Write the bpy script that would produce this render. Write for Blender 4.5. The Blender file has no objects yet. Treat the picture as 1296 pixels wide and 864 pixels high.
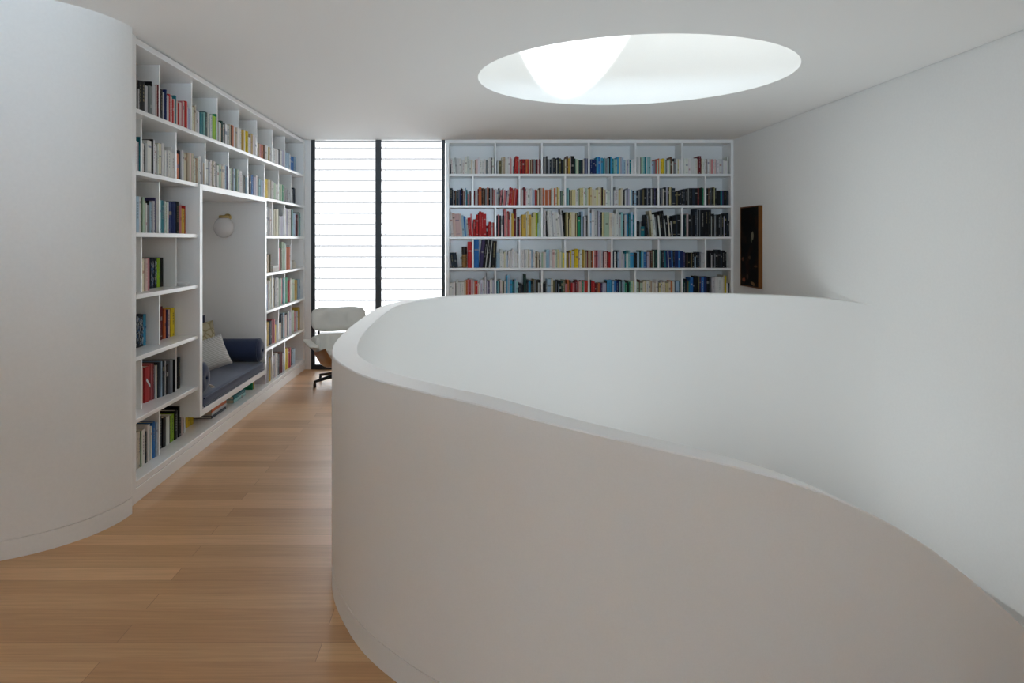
import bpy, bmesh, math, random
from mathutils import Vector, Matrix
from mathutils.geometry import tessellate_polygon

random.seed(7)
C = bpy.context.scene.collection
F = 936.0            # focal length in pixels of the 1296 px frame
VX, VY = 592.0, 304.0
EYE = 1.52
CEIL = 2.704
PI = math.pi
SC = bpy.context.scene

# ------------------------------------------------------------------ helpers
class MB:
    """collects vertices / faces of ONE mesh object"""
    def __init__(s):
        s.v, s.f, s.c, s.m, s.sm = [], [], [], [], []
    def face(s, ids, col=(1, 1, 1), mat=0, smooth=False):
        s.f.append(ids); s.c.append(col); s.m.append(mat); s.sm.append(smooth)
    def add(s, verts, faces, col=(1, 1, 1), mat=0, smooth=False, M=None):
        b = len(s.v)
        for p in verts:
            s.v.append(tuple(M @ Vector(p)) if M is not None else tuple(p))
        for f in faces:
            s.face([b + i for i in f], col, mat, smooth)
    def box(s, a, b, col=(1, 1, 1), mat=0, M=None):
        x0, y0, z0 = a; x1, y1, z1 = b
        v = [(x0,y0,z0),(x1,y0,z0),(x1,y1,z0),(x0,y1,z0),(x0,y0,z1),(x1,y0,z1),(x1,y1,z1),(x0,y1,z1)]
        f = [(0,3,2,1),(4,5,6,7),(0,1,5,4),(1,2,6,5),(2,3,7,6),(3,0,4,7)]
        s.add(v, f, col, mat, False, M)
    def prism(s, poly, z0, z1, col=(1,1,1), mat=0, M=None, smooth=False):
        n = len(poly)
        v = [(x,y,z0) for x,y in poly] + [(x,y,z1) for x,y in poly]
        f = [tuple(range(n-1,-1,-1)), tuple(range(n,2*n))]
        s.add(v, f, col, mat, False, M)
        s.add(v, [(i,(i+1)%n,n+(i+1)%n,n+i) for i in range(n)], col, mat, smooth, M)
    def tube(s, pts, rads, seg=12, mat=0, col=(1,1,1), M=None, cap=True):
        pts = [Vector(p) for p in pts]
        if not hasattr(rads, '__len__'): rads = [rads]*len(pts)
        rings, vs = [], []
        up = None
        for i, p in enumerate(pts):
            t = (pts[min(i+1,len(pts)-1)] - pts[max(i-1,0)]).normalized()
            if up is None:
                up = Vector((0,0,1)) if abs(t.z) < .9 else Vector((1,0,0))
            a = t.cross(up).normalized(); b = a.cross(t).normalized(); up = b
            rings.append(len(vs))
            for k in range(seg):
                an = 2*PI*k/seg
                vs.append(p + (a*math.cos(an) + b*math.sin(an))*rads[i])
        fs = []
        for i in range(len(pts)-1):
            for k in range(seg):
                k2 = (k+1) % seg
                fs.append((rings[i]+k, rings[i]+k2, rings[i+1]+k2, rings[i+1]+k))
        s.add(vs, fs, col, mat, True, M)
        if cap:
            s.add([vs[k] for k in range(seg)], [tuple(range(seg))], col, mat, False, M)
            s.add([vs[rings[-1]+k] for k in range(seg)], [tuple(range(seg-1,-1,-1))], col, mat, False, M)
    def lathe(s, prof, seg=32, mat=0, col=(1,1,1), M=None):
        vs, fs = [], []
        for r, z in prof:
            for k in range(seg):
                a = 2*PI*k/seg
                vs.append((r*math.cos(a), r*math.sin(a), z))
        for i in range(len(prof)-1):
            for k in range(seg):
                k2 = (k+1) % seg
                fs.append((i*seg+k, i*seg+k2, (i+1)*seg+k2, (i+1)*seg+k))
        s.add(vs, fs, col, mat, True, M)
    def build(s, name, mats, parent=None, fix=False):
        me = bpy.data.meshes.new(name)
        me.from_pydata(s.v, [], s.f)
        at = me.attributes.new('col', 'FLOAT_COLOR', 'FACE')
        flat = []
        for c in s.c: flat += [c[0], c[1], c[2], 1.0]
        at.data.foreach_set('color', flat)
        me.polygons.foreach_set('material_index', s.m)
        me.polygons.foreach_set('use_smooth', s.sm)
        if not isinstance(mats, (list, tuple)): mats = [mats]
        for m in mats: me.materials.append(m)
        if fix:
            b = bmesh.new(); b.from_mesh(me)
            bmesh.ops.remove_doubles(b, verts=b.verts, dist=1e-5)
            bmesh.ops.recalc_face_normals(b, faces=b.faces)
            b.to_mesh(me); b.free()
        me.update()
        o = bpy.data.objects.new(name, me); C.objects.link(o)
        if parent is not None: o.parent = parent
        return o

def tag(o, label, cat, group=None, kind=None):
    if label: o['label'] = label
    if cat: o['category'] = cat
    if group: o['group'] = group
    if kind: o['kind'] = kind
    return o
def struct(o, label=None):
    o['kind'] = 'structure'
    if label: o['label'] = label
    return o
def empty(name, loc=(0,0,0), rz=0.0):
    o = bpy.data.objects.new(name, None); C.objects.link(o)
    o.empty_display_size = .1
    o.location = loc; o.rotation_euler = (0,0,rz)
    return o
def bevel(o, w, seg=2):
    m = o.modifiers.new('bevel', 'BEVEL'); m.width = w; m.segments = seg; m.limit_method = 'ANGLE'; m.angle_limit = .6
    return o
def at(px, py, d):
    return Vector(((px-VX)/F*d, d, EYE-(py-VY)/F*d))

# ------------------------------------------------------------------ materials
def new_mat(name):
    m = bpy.data.materials.new(name); m.use_nodes = True
    nt = m.node_tree
    return m, nt, nt.nodes['Principled BSDF']
def simple(name, col, rough=.5, metal=0, spec=.5, sheen=0, bump=0, bscale=200):
    m, nt, b = new_mat(name)
    b.inputs['Base Color'].default_value = (*col, 1)
    b.inputs['Roughness'].default_value = rough
    b.inputs['Metallic'].default_value = metal
    b.inputs['Specular IOR Level'].default_value = spec
    if sheen:
        b.inputs['Sheen Weight'].default_value = sheen
        b.inputs['Sheen Roughness'].default_value = .4
    tc = nt.nodes.new('ShaderNodeTexCoord')
    n = nt.nodes.new('ShaderNodeTexNoise'); n.inputs['Scale'].default_value = bscale; n.inputs['Detail'].default_value = 3
    nt.links.new(tc.outputs['Object'], n.inputs['Vector'])
    mx = nt.nodes.new('ShaderNodeMix'); mx.data_type = 'RGBA'
    mx.inputs[6].default_value = (*[c*.97 for c in col], 1); mx.inputs[7].default_value = (*[min(1,c*1.03) for c in col], 1)
    nt.links.new(n.outputs['Fac'], mx.inputs[0]); nt.links.new(mx.outputs[2], b.inputs['Base Color'])
    if bump:
        bp = nt.nodes.new('ShaderNodeBump'); bp.inputs['Strength'].default_value = bump; bp.inputs['Distance'].default_value = .002
        nt.links.new(n.outputs['Fac'], bp.inputs['Height']); nt.links.new(bp.outputs[0], b.inputs['Normal'])
    return m

M_wall = simple('white_plaster', (.875,.875,.865), .75, spec=.2, bump=.03, bscale=60)
M_ceil = simple('white_ceiling_paint', (.89,.89,.88), .85, spec=.1)
M_rail = simple('white_satin_paint', (.875,.875,.865), .5, spec=.35)
M_case = simple('white_lacquer', (.87,.87,.865), .22, spec=.5)
M_stone = simple('pale_stone', (.62,.63,.63), .6)
M_dark = simple('dark_window_metal', (.018,.020,.024), .45)
M_brass = simple('brass', (.55,.40,.16), .3, metal=1)
M_black = simple('black_metal', (.012,.012,.013), .4)
M_leather = simple('white_leather', (.72,.71,.66), .5, bump=.15, bscale=300)
M_walnut = simple('rosewood_shell', (.30,.135,.05), .32)
M_velvet = simple('blue_velvet', (.022,.036,.088), .85, sheen=.35, bump=.2, bscale=40)
M_linen = simple('grey_linen', (.55,.55,.54), .9, bump=.3, bscale=250)
M_beige = simple('beige_floral_cotton', (.52,.46,.33), .9, bump=.2, bscale=200)
M_globe = simple('opal_glass', (.74,.74,.75), .25)
M_cer = simple('glazed_ceramic', (.75,.74,.72), .3)
M_tan = simple('tan_wood', (.34,.19,.06), .5)
M_frame = simple('orange_brown_frame', (.17,.058,.010), .5, spec=.25)

def book_material():
    m, nt, b = new_mat('book_cloth_and_paper')
    a = nt.nodes.new('ShaderNodeAttribute'); a.attribute_name = 'col'
    nt.links.new(a.outputs['Color'], b.inputs['Base Color'])
    b.inputs['Roughness'].default_value = .55
    b.inputs['Specular IOR Level'].default_value = .2
    return m
M_book = book_material()

def floor_material():
    m, nt, b = new_mat('oak_floorboards')
    N = nt.nodes.new; L = nt.links.new
    tc = N('ShaderNodeTexCoord')
    br = N('ShaderNodeTexBrick')
    br.offset = .37; br.offset_frequency = 2; br.squash = 1
    br.inputs['Scale'].default_value = 1
    br.inputs['Mortar Size'].default_value = .0009
    br.inputs['Mortar Smooth'].default_value = .0
    br.inputs['Brick Width'].default_value = 2.1
    br.inputs['Row Height'].default_value = .128
    br.inputs['Color1'].default_value = (0,0,0,1); br.inputs['Color2'].default_value = (1,1,1,1)
    br.inputs['Mortar'].default_value = (.5,.5,.5,1)
    mp0 = N('ShaderNodeMapping'); mp0.inputs['Location'].default_value = (.55,.02,0)
    L(tc.outputs['Object'], mp0.inputs[0]); L(mp0.outputs[0], br.inputs['Vector'])
    ramp = N('ShaderNodeValToRGB')
    e = ramp.color_ramp.elements
    e[0].position = 0; e[0].color = (.55,.30,.137,1)
    e[1].position = 1; e[1].color = (.76,.46,.235,1)
    L(br.outputs['Color'], ramp.inputs[0])
    mp = N('ShaderNodeMapping'); mp.inputs['Scale'].default_value = (1.2, 30, 1)
    L(tc.outputs['Object'], mp.inputs[0])
    no = N('ShaderNodeTexNoise'); no.inputs['Scale'].default_value = 2.2; no.inputs['Detail'].default_value = 6; no.inputs['Roughness'].default_value = .6
    no.inputs['Distortion'].default_value = .4
    L(mp.outputs[0], no.inputs['Vector'])
    r2 = N('ShaderNodeValToRGB'); r2.color_ramp.elements[0].position = .3; r2.color_ramp.elements[0].color = (.78,.76,.72,1)
    r2.color_ramp.elements[1].position = .7; r2.color_ramp.elements[1].color = (1.0,1.0,1.0,1)
    L(no.outputs['Fac'], r2.inputs[0])
    mul = N('ShaderNodeMix'); mul.data_type = 'RGBA'; mul.blend_type = 'MULTIPLY'; mul.inputs[0].default_value = 1
    L(ramp.outputs[0], mul.inputs[6]); L(r2.outputs[0], mul.inputs[7])
    dk = N('ShaderNodeMix'); dk.data_type = 'RGBA'; dk.inputs[7].default_value = (.26,.125,.055,1)
    L(br.outputs['Fac'], dk.inputs[0]); L(mul.outputs[2], dk.inputs[6])
    L(dk.outputs[2], b.inputs['Base Color'])
    b.inputs['Roughness'].default_value = .38
    b.inputs['Specular IOR Level'].default_value = .45
    bp = N('ShaderNodeBump'); bp.inputs['Strength'].default_value = .06; bp.inputs['Distance'].default_value = .002
    L(no.outputs['Fac'], bp.inputs['Height']); L(bp.outputs[0], b.inputs['Normal'])
    return m
M_floor = floor_material()

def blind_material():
    # white louvres; their emission stands in for daylight and helps light the room
    m, nt, b = new_mat('glowing_white_louvre')
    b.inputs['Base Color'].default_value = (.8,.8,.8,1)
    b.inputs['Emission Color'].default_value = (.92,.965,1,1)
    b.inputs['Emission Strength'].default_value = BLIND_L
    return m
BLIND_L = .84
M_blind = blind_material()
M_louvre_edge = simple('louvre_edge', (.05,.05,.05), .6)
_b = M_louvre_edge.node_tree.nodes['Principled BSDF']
_b.inputs['Emission Color'].default_value = (.93,.96,1,1); _b.inputs['Emission Strength'].default_value = .72   # emission put in for backlight, dimmer than the boards so the lines show

def glass_material():
    m = bpy.data.materials.new('window_glass'); m.use_nodes = True
    nt = m.node_tree; nt.nodes.clear()
    o = nt.nodes.new('ShaderNodeOutputMaterial')
    t = nt.nodes.new('ShaderNodeBsdfTransparent'); g = nt.nodes.new('ShaderNodeBsdfGlossy'); g.inputs['Roughness'].default_value = .02
    f = nt.nodes.new('ShaderNodeFresnel'); f.inputs['IOR'].default_value = 1.45
    mx = nt.nodes.new('ShaderNodeMixShader')
    nt.links.new(f.outputs[0], mx.inputs[0]); nt.links.new(t.outputs[0], mx.inputs[1]); nt.links.new(g.outputs[0], mx.inputs[2])
    nt.links.new(mx.outputs[0], o.inputs[0])
    return m
M_glass = glass_material()

def painting_material():
    m, nt, b = new_mat('dark_still_life')
    N = nt.nodes.new; L = nt.links.new
    tc = N('ShaderNodeTexCoord')
    no = N('ShaderNodeTexNoise'); no.inputs['Scale'].default_value = 7; no.inputs['Detail'].default_value = 3
    L(tc.outputs['Object'], no.inputs['Vector'])
    r = N('ShaderNodeValToRGB'); e = r.color_ramp.elements
    e[0].position = .5; e[0].color = (.004,.003,.003,1); e[1].position = .72; e[1].color = (.03,.012,.006,1)
    L(no.outputs['Fac'], r.inputs[0]); L(r.outputs[0], b.inputs['Base Color'])
    b.inputs['Roughness'].default_value = .6; b.inputs['Specular IOR Level'].default_value = .08
    return m
M_paint = painting_material()

# ------------------------------------------------------------------ stairwell plan
def catmull(pts, n=10):
    out = []
    P = [Vector(p) for p in pts]
    for i in range(len(P)-1):
        p0 = P[i-1] if i else P[i]*2-P[i+1]
        p1, p2 = P[i], P[i+1]
        p3 = P[i+2] if i+2 < len(P) else P[i+1]*2-P[i]
        for k in range(n):
            t = k/n
            out.append(.5*((2*p1)+(-p0+p2)*t+(2*p0-5*p1+4*p2-p3)*t*t+(-p0+3*p1-3*p2+p3)*t**3))
    out.append(P[-1])
    return out

XR = 3.13            # right wall
T = .115             # parapet thickness
CX, CY, CR = .80, 3.60, 1.45
# outer face of the parapet, from the right wall round the back, the left side and the front, then down with the stair
ctrl = [(3.245,5.72),(3.22,6.1),(3.10,6.50),(2.84,6.80),(2.45,6.98),(1.95,7.05),(1.35,7.06),(.8,7.04),(.3,6.92),(-.08,6.72),(-.36,6.42),(-.55,6.06),(-.65,5.62),
        (-.675,5.15),(-.68,4.6),(-.675,4.1),(-.655,3.68),(-.62,3.38),(-.575,3.16),(-.50,2.955),(-.39,2.735),(-.25,2.55),(-.09,2.385),
        (.10,2.25),(.30,2.165),(.55,2.11),(.80,2.095),(1.05,2.12),(1.30,2.18),(1.56,2.29),(1.82,2.45),(2.07,2.66),(2.27,2.93),(2.40,3.27),(2.44,3.65),
        (2.38,4.05),(2.20,4.42),(1.92,4.72),(1.56,4.94),(1.17,5.05)]
path = [p.to_2d() if len(p) > 2 else p for p in catmull(ctrl, 8)]
rim_img = [(560,500.4),(602.5,510.5),(646,522),(690,534),(739.4,545.7),(788.8,557.3),(838,568.6),(887.5,579.8),(937,591.9),(974,601.2),(1010,612.3),
           (1034.7,620.8),(1069,634.7),(1104,650.5),(1139,668.8),(1173.6,690.3),(1196.8,707.6),(1231.5,734.3),(1254.6,755),(1277.8,776),(1296,793.3)]
RIM = 1.022
def interp(tab, x):
    if x <= tab[0][0]: return tab[0][1]
    for (a, b), (c, d) in zip(tab, tab[1:]):
        if x <= c: return b + (d-b)*(x-a)/(c-a)
    return None
zs, started, prev = [], False, None
raw = []
for i, p in enumerate(path):
    px = VX + F*p.x/p.y
    if p.y < 2.45 and p.x > -.12 and not started: started = True
    if not started: raw.append(RIM); continue
    yv = interp(rim_img, px)
    if yv is None or (i and p.y > 2.75 and p.x > 1.5):
        ds = (p-path[i-1]).length
        raw.append(raw[-1] - .67*ds)
    else:
        raw.append(min(RIM, EYE-(yv-VY)/F*p.y))
# light smoothing of the rim height
zs = list(raw)
for _ in range(3):
    zs = [zs[0]] + [(zs[i-1]+2*zs[i]+zs[i+1])/4 for i in range(1, len(zs)-1)] + [zs[-1]]
LOW = -3.0
def normals2(path):
    out = []
    for i in range(len(path)):
        t = (path[min(i+1,len(path)-1)]-path[max(i-1,0)]).normalized()
        out.append(Vector((-t.y, t.x)))     # walking the path with the well on the left
    return out
nrm = normals2(path)
# make sure the normal points into the well
ctr = Vector((1.0, 4.8))
inner = []
for p, n in zip(path, nrm):
    inner.append(p + n*T)
if (inner[150]-ctr).length > (path[150]-ctr).length:
    inner = [p - n*T for p, n in zip(path, nrm)]; nrm = [-n for n in nrm]

mb = MB()
prof_n = None
G0, G1, GD = .091, .097, .007      # shadow groove above the skirting
for i, p in enumerate(path):
    n, q, z = nrm[i], inner[i], zs[i]
    bv = .004
    low_gr = z > G1 + .05 and not (p.x > .55 and p.y < 5)
    g0, g1 = (G0, G1) if low_gr else (min(G0, z-.3), min(G1, z-.29))
    gd = GD if low_gr else 0
    o2 = p + n*gd
    ring = [(p.x,p.y,LOW),(p.x,p.y,g0),(o2.x,o2.y,g0),(o2.x,o2.y,g1),(p.x,p.y,g1),(p.x,p.y,z-bv),
            (p.x+n.x*bv,p.y+n.y*bv,z),(q.x-n.x*bv,q.y-n.y*bv,z),(q.x,q.y,z-bv),(q.x,q.y,LOW)]
    prof_n = len(ring)
    mb.v += ring
for i in range(len(path)-1):
    a, b = i*prof_n, (i+1)*prof_n
    for k in range(prof_n-1):
        mb.face([a+k, b+k, b+k+1, a+k+1], smooth=(k in (0,4,6,8)))
# flat shading across the profile: split the strips so smooth normals do not bleed over the edges
mb2 = MB()
for k in range(prof_n-1):
    vs, fs = [], []
    for i in range(len(path)):
        vs += [mb.v[i*prof_n+k], mb.v[i*prof_n+k+1]]
    for i in range(len(path)-1):
        fs.append((2*i, 2*i+2, 2*i+3, 2*i+1))
    mb2.add(vs, fs, smooth=True)
mb2.add([mb.v[k] for k in range(prof_n)], [tuple(range(prof_n))])
mb2.add([mb.v[(len(path)-1)*prof_n+k] for k in range(prof_n)], [tuple(range(prof_n))])
struct(mb2.build('wall_stairwell', M_rail), 'curved white parapet wrapping around the stairwell')

# ------------------------------------------------------------------ room shell
YB = 8.715           # back wall plane
YF = -3.2            # wall behind the camera
XL = -4.4            # far left of the hall behind the curved wall
def slab(name, outer, holes, z0, z1, mat, label=None):
    polys = [[Vector((x,y,0)) for x,y in outer]] + [[Vector((x,y,0)) for x,y in h] for h in holes]
    tris = tessellate_polygon(polys)
    flat = [v for p in polys for v in p]
    m = MB()
    m.add([(v.x,v.y,z1) for v in flat], [tuple(t) for t in tris])
    m.add([(v.x,v.y,z0) for v in flat], [tuple(reversed(t)) for t in tris])
    off = 0
    for p in polys:
        n = len(p)
        m.add([(v.x,v.y,z0) for v in p]+[(v.x,v.y,z1) for v in p], [(i,(i+1)%n,n+(i+1)%n,n+i) for i in range(n)])
    o = m.build(name, mat)
    b = bmesh.new(); b.from_mesh(o.data)
    bmesh.ops.remove_doubles(b, verts=b.verts, dist=1e-6)
    bmesh.ops.recalc_face_normals(b, faces=b.faces); b.to_mesh(o.data); b.free()
    return struct(o, label)

# the floor stops along the parapet and at the head of the stair flight
RS = XR - CX         # outer radius of the stair
seq = [p + nrm[k]*.02 for k, p in enumerate(path)]
front_i = next(i for i, p in enumerate(path) if p.x > .55 and p.y < 2.5)
a0 = math.atan2(path[front_i].y-CY, path[front_i].x-CX)
edge = [(p.x, p.y) for p in seq[:front_i+1] if p.x < XR-.01]
edge = [(XR, edge[0][1]-.05)] + edge
na = 40
for k in range(1, na+1):
    a = a0 + (0-a0)*k/na
    edge.append((min(XR, CX+RS*math.cos(a)), CY+RS*math.sin(a)))
hh = [edge[0]]
for q in edge[1:]:
    if (Vector(q)-Vector(hh[-1])).length > 1e-3: hh.append(q)
slab('floor', [(XL,YF),(XR,YF)] + hh[::-1] + [(XR,9.1),(XL,9.1)], [], -.30, 0, M_floor, 'warm oak floorboards running across the landing')

# spiral stair flight on the outside of the descending parapet
mb = MB()
nst = 15
sa = a0 + .02
for k in range(nst):
    a1 = sa + (math.radians(95)-sa)*k/nst; a2 = sa + (math.radians(95)-sa)*(k+1)/nst
    zt = -.19*(k+1)
    poly = []
    ri_ = 1.5 + .08*min(1,k/7)
    for a in (a1, (a1+a2)/2, a2): poly.append((CX+ri_*math.cos(a), CY+ri_*math.sin(a)))
    for a in (a2, (a1+a2)/2, a1): poly.append((CX+(RS-.02)*math.cos(a), CY+(RS-.02)*math.sin(a)))
    mb.prism(poly, zt-.22, zt)
struct(mb.build('floor_stair', M_floor), 'oak stair treads curving down outside the parapet')

mb = MB(); mb.box((XL,YF,LOW-.2),(XR+.6,9.1,LOW)); struct(mb.build('floor_lower', M_stone), 'floor of the storey below the stairwell')

# ceiling with the round opening
SX, SY, SR = 1.19, 5.353, 1.116
seg = 160
circ = lambda r: [(SX+r*math.cos(2*PI*k/seg), SY+r*math.sin(2*PI*k/seg)) for k in range(seg)]
slab('ceiling', [(XL,YF),(XR-.007,YF),(XR-.007,9.1),(XL,9.1)], [circ(SR+.02)], CEIL, CEIL+.30, M_ceil, 'flat white ceiling with a round skylight opening')
mb = MB()
SH = 3.935
mb.lathe([(SR,CEIL),(SR,CEIL+SH)], seg); mb.lathe([(SR,CEIL+SH),(SR+.12,CEIL+SH)], seg)
mb.lathe([(SR+.12,CEIL+SH),(SR+.12,CEIL+.31)], seg); mb.lathe([(SR+.12,CEIL+.31),(SR+.02,CEIL+.31)], seg)
mb.lathe([(SR+.02,CEIL+.31),(SR+.02,CEIL)], seg); mb.lathe([(SR+.02,CEIL),(SR,CEIL)], seg)
o = mb.build('ceiling_skylight', M_ceil); o.location = (SX,SY,0)
struct(o, 'round white skylight shaft over the stairwell')
# roof deck over the shadow gap
mb = MB(); mb.box((XR-.05,YF,CEIL+.30),(XR+.4,9.1,CEIL+.36)); struct(mb.build('ceiling_edge', M_ceil), 'ceiling edge over the right wall')

mb = MB()
mb.box((XR,YF,-.597),(XR+.3,9.1,CEIL+.30))
struct(mb.build('wall_right', M_wall), 'tall plain white wall on the right')
mb = MB(); mb.box((XR+.26,YF,LOW),(XR+.4,9.1,-.597)); struct(mb.build('wall_right_lower', M_wall), 'set back wall below the right wall')

# back wall: stub between the bookcase and the window, strip between window and bookcase, wall behind the cases
def bx(name, a, b, mat, label=None):
    m = MB(); m.box(a, b); return struct(m.build(name, mat), label)
XW0 = (393.8-VX)*YB/F; XW1 = (563.2-VX)*YB/F
XB0 = (564.0-VX)*YB/F
bx('wall_back', (-2.75,YB,-.0),(XW0,9.1,CEIL), M_wall, 'narrow strip of white wall left of the tall window')
bx('wall_back_lower', (XL,8.9,LOW),(XR+.4,9.1,-.3), M_wall)
bx('wall_back_outer', (XB0,9.03,0),(XR+.1,9.1,CEIL), M_wall)

# curved wall at the left with skirting groove
ccx, ccy, cr = -2.567, 4.115, .70
pl = [(XL,3.415),(-3.4,3.415),(-3.0,3.415)]
for k in range(0, 41):
    a = -PI/2 + PI/2*k/40
    pl.append((ccx+cr*math.cos(a), ccy+cr*math.sin(a)))
pl = [Vector(p) for p in pl]
nl = normals2(pl)
if nl[20].x > 0: nl = [-n for n in nl]
rings = []
for p, n in zip(pl, nl):
    q = p + n*.007
    rings.append([(p.x,p.y,0),(p.x,p.y,.091),(q.x,q.y,.091),(q.x,q.y,.097),(p.x,p.y,.097),(p.x,p.y,CEIL)])
mb = MB()
for k in range(5):
    vs, fs = [], []
    for r in rings: vs += [r[k], r[k+1]]
    for i in range(len(rings)-1): fs.append((2*i,2*i+2,2*i+3,2*i+1))
    mb.add(vs, fs, smooth=True)
mb.box((-2.62,4.08,0),(-1.872,4.118,CEIL))
struct(mb.build('wall_left', M_wall), 'white wall curving round towards the bookcase')
bx('wall_left_outer', (-2.75,4.2,LOW),(-2.635,9.1,CEIL), M_wall)
bx('wall_hall', (XL-.1,YF,0),(XL,3.5,CEIL), M_wall)
bx('wall_lower_left', (-1.6,1.0,LOW),(-1.5,9.0,-.3), M_wall)
bx('wall_lower_front', (-1.6,.9,LOW),(XR+.4,1.0,-.3), M_wall)
# wall behind the camera; its added daylight opening is closed by a panel
WO = (-2.6, 2.2, .25, 2.45)
mb = MB()
mb.box((XL,YF-.1,0),(WO[0],YF,CEIL)); mb.box((WO[1],YF-.1,0),(XR+.3,YF,CEIL))
mb.box((WO[0],YF-.1,0),(WO[1],YF,WO[2])); mb.box((WO[0],YF-.1,WO[3]),(WO[1],YF,CEIL)); mb.box((WO[0],YF-.16,WO[2]),(WO[1],YF-.12,WO[3]))
struct(mb.build('wall_front', M_wall), 'wall behind the viewpoint with an added opening panelled shut')

# ------------------------------------------------------------------ window at the back
w = empty('window_1', ((XW0+XW1)/2, YB, 0)); struct(w, 'tall two pane window with dark frame and white louvres')
def wbox(name, a, b, mat):
    m = MB(); ox = (XW0+XW1)/2
    m.box((a[0]-ox,a[1]-YB,a[2]),(b[0]-ox,b[1]-YB,b[2])); return m.build(name, mat, w)
px2x = lambda p: (p-VX)*YB/F
for a, b in ((393.8,398.4),(475.3,482.4),(559.0,563.2)):
    bevel(wbox('window_post', (px2x(a),YB-.005,0),(px2x(b),YB+.055,CEIL), M_dark), .003)
wbox('window_rail', (px2x(398.4),YB-.004,.0),(px2x(475.3),YB+.05,.056), M_dark)
wbox('window_rail', (px2x(482.4),YB-.004,.0),(px2x(559),YB+.05,.056), M_dark)
for a, b in ((398.4,475.3),(482.4,559)):
    wbox('glass', (px2x(a),YB+.018,.056),(px2x(b),YB+.024,CEIL), M_glass)
ox = (XW0+XW1)/2
mb = MB()
pitch = 13.75*8.87/F
k = 0
z = CEIL + .2
zz = EYE + (304-188.6)*8.87/F + 2*pitch
while zz > -.05:
    z1 = zz
    x0, x1 = XW0-.15-ox, XW1-.004-ox
    # a board leaning a little, its lower lip in front of the next one
    mb.add([(x0,.155,z1-pitch+.006),(x1,.155,z1-pitch+.006),(x1,.163,z1),(x0,.163,z1)], [(0,1,2,3)], mat=0)
    mb.add([(x0,.153,z1-pitch+.025),(x1,.153,z1-pitch+.025),(x1,.153,z1-pitch-.001),(x0,.153,z1-pitch-.001)], [(0,3,2,1)], mat=1)
    zz -= pitch
b_ = mb.build('louvre_blind', [M_blind, M_louvre_edge], w)
for a, b in ((401.2,402.0),(472.6,473.4),(485.6,486.4),(556.2,557.0)):
    wbox('blind_guide', (px2x(a),YB+.135,.0),(px2x(b),YB+.15,CEIL), M_louvre_edge)
bx('wall_window_reveal', (XW0-.2,YB+.06,CEIL),(XW1,YB+.38,CEIL+.05), M_wall)
bx('wall_blind_back', (XW0-.3,YB+.30,-.1),(XW1-.002,YB+.34,CEIL), M_wall)

# ------------------------------------------------------------------ books
COL = dict(w=('white',(.70,.69,.66)), c=('cream',(.66,.60,.46)), t=('tan',(.46,.36,.25)), k=('black',(.010,.010,.011)), n=('dark navy',(.020,.028,.042)),
 g=('grey',(.22,.23,.24)), l=('light grey',(.50,.50,.51)), r=('red',(.46,.025,.025)), R=('dark red',(.15,.012,.018)), p=('pink',(.58,.20,.21)),
 P=('pale pink',(.64,.47,.43)), o=('orange',(.58,.15,.055)), O=('brown',(.13,.06,.03)), y=('yellow',(.72,.52,.02)), Y=('mustard',(.55,.36,.06)),
 Z=('pale yellow',(.66,.58,.30)), G=('green',(.02,.26,.12)), e=('dark green',(.012,.05,.04)), E=('lime green',(.28,.48,.02)), L=('pale green',(.42,.54,.40)),
 T=('teal',(.015,.18,.22)), q=('pale teal',(.26,.48,.48)), b=('blue',(.03,.15,.42)), B=('navy blue',(.012,.025,.11)), a=('pale blue',(.34,.48,.60)),
 A=('bright blue',(.05,.30,.52)), v=('lavender',(.46,.45,.55)), V=('purple',(.055,.04,.11)), h=('olive',(.15,.13,.06)))
PAGE = (.62,.57,.46)
ORD = ['zeroth','first','second','third','fourth','fifth','sixth','seventh','eighth','ninth','tenth','eleventh','twelfth','thirteenth','fourteenth','fifteenth',
       'sixteenth','seventeenth','eighteenth','nineteenth','twentieth']

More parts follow.
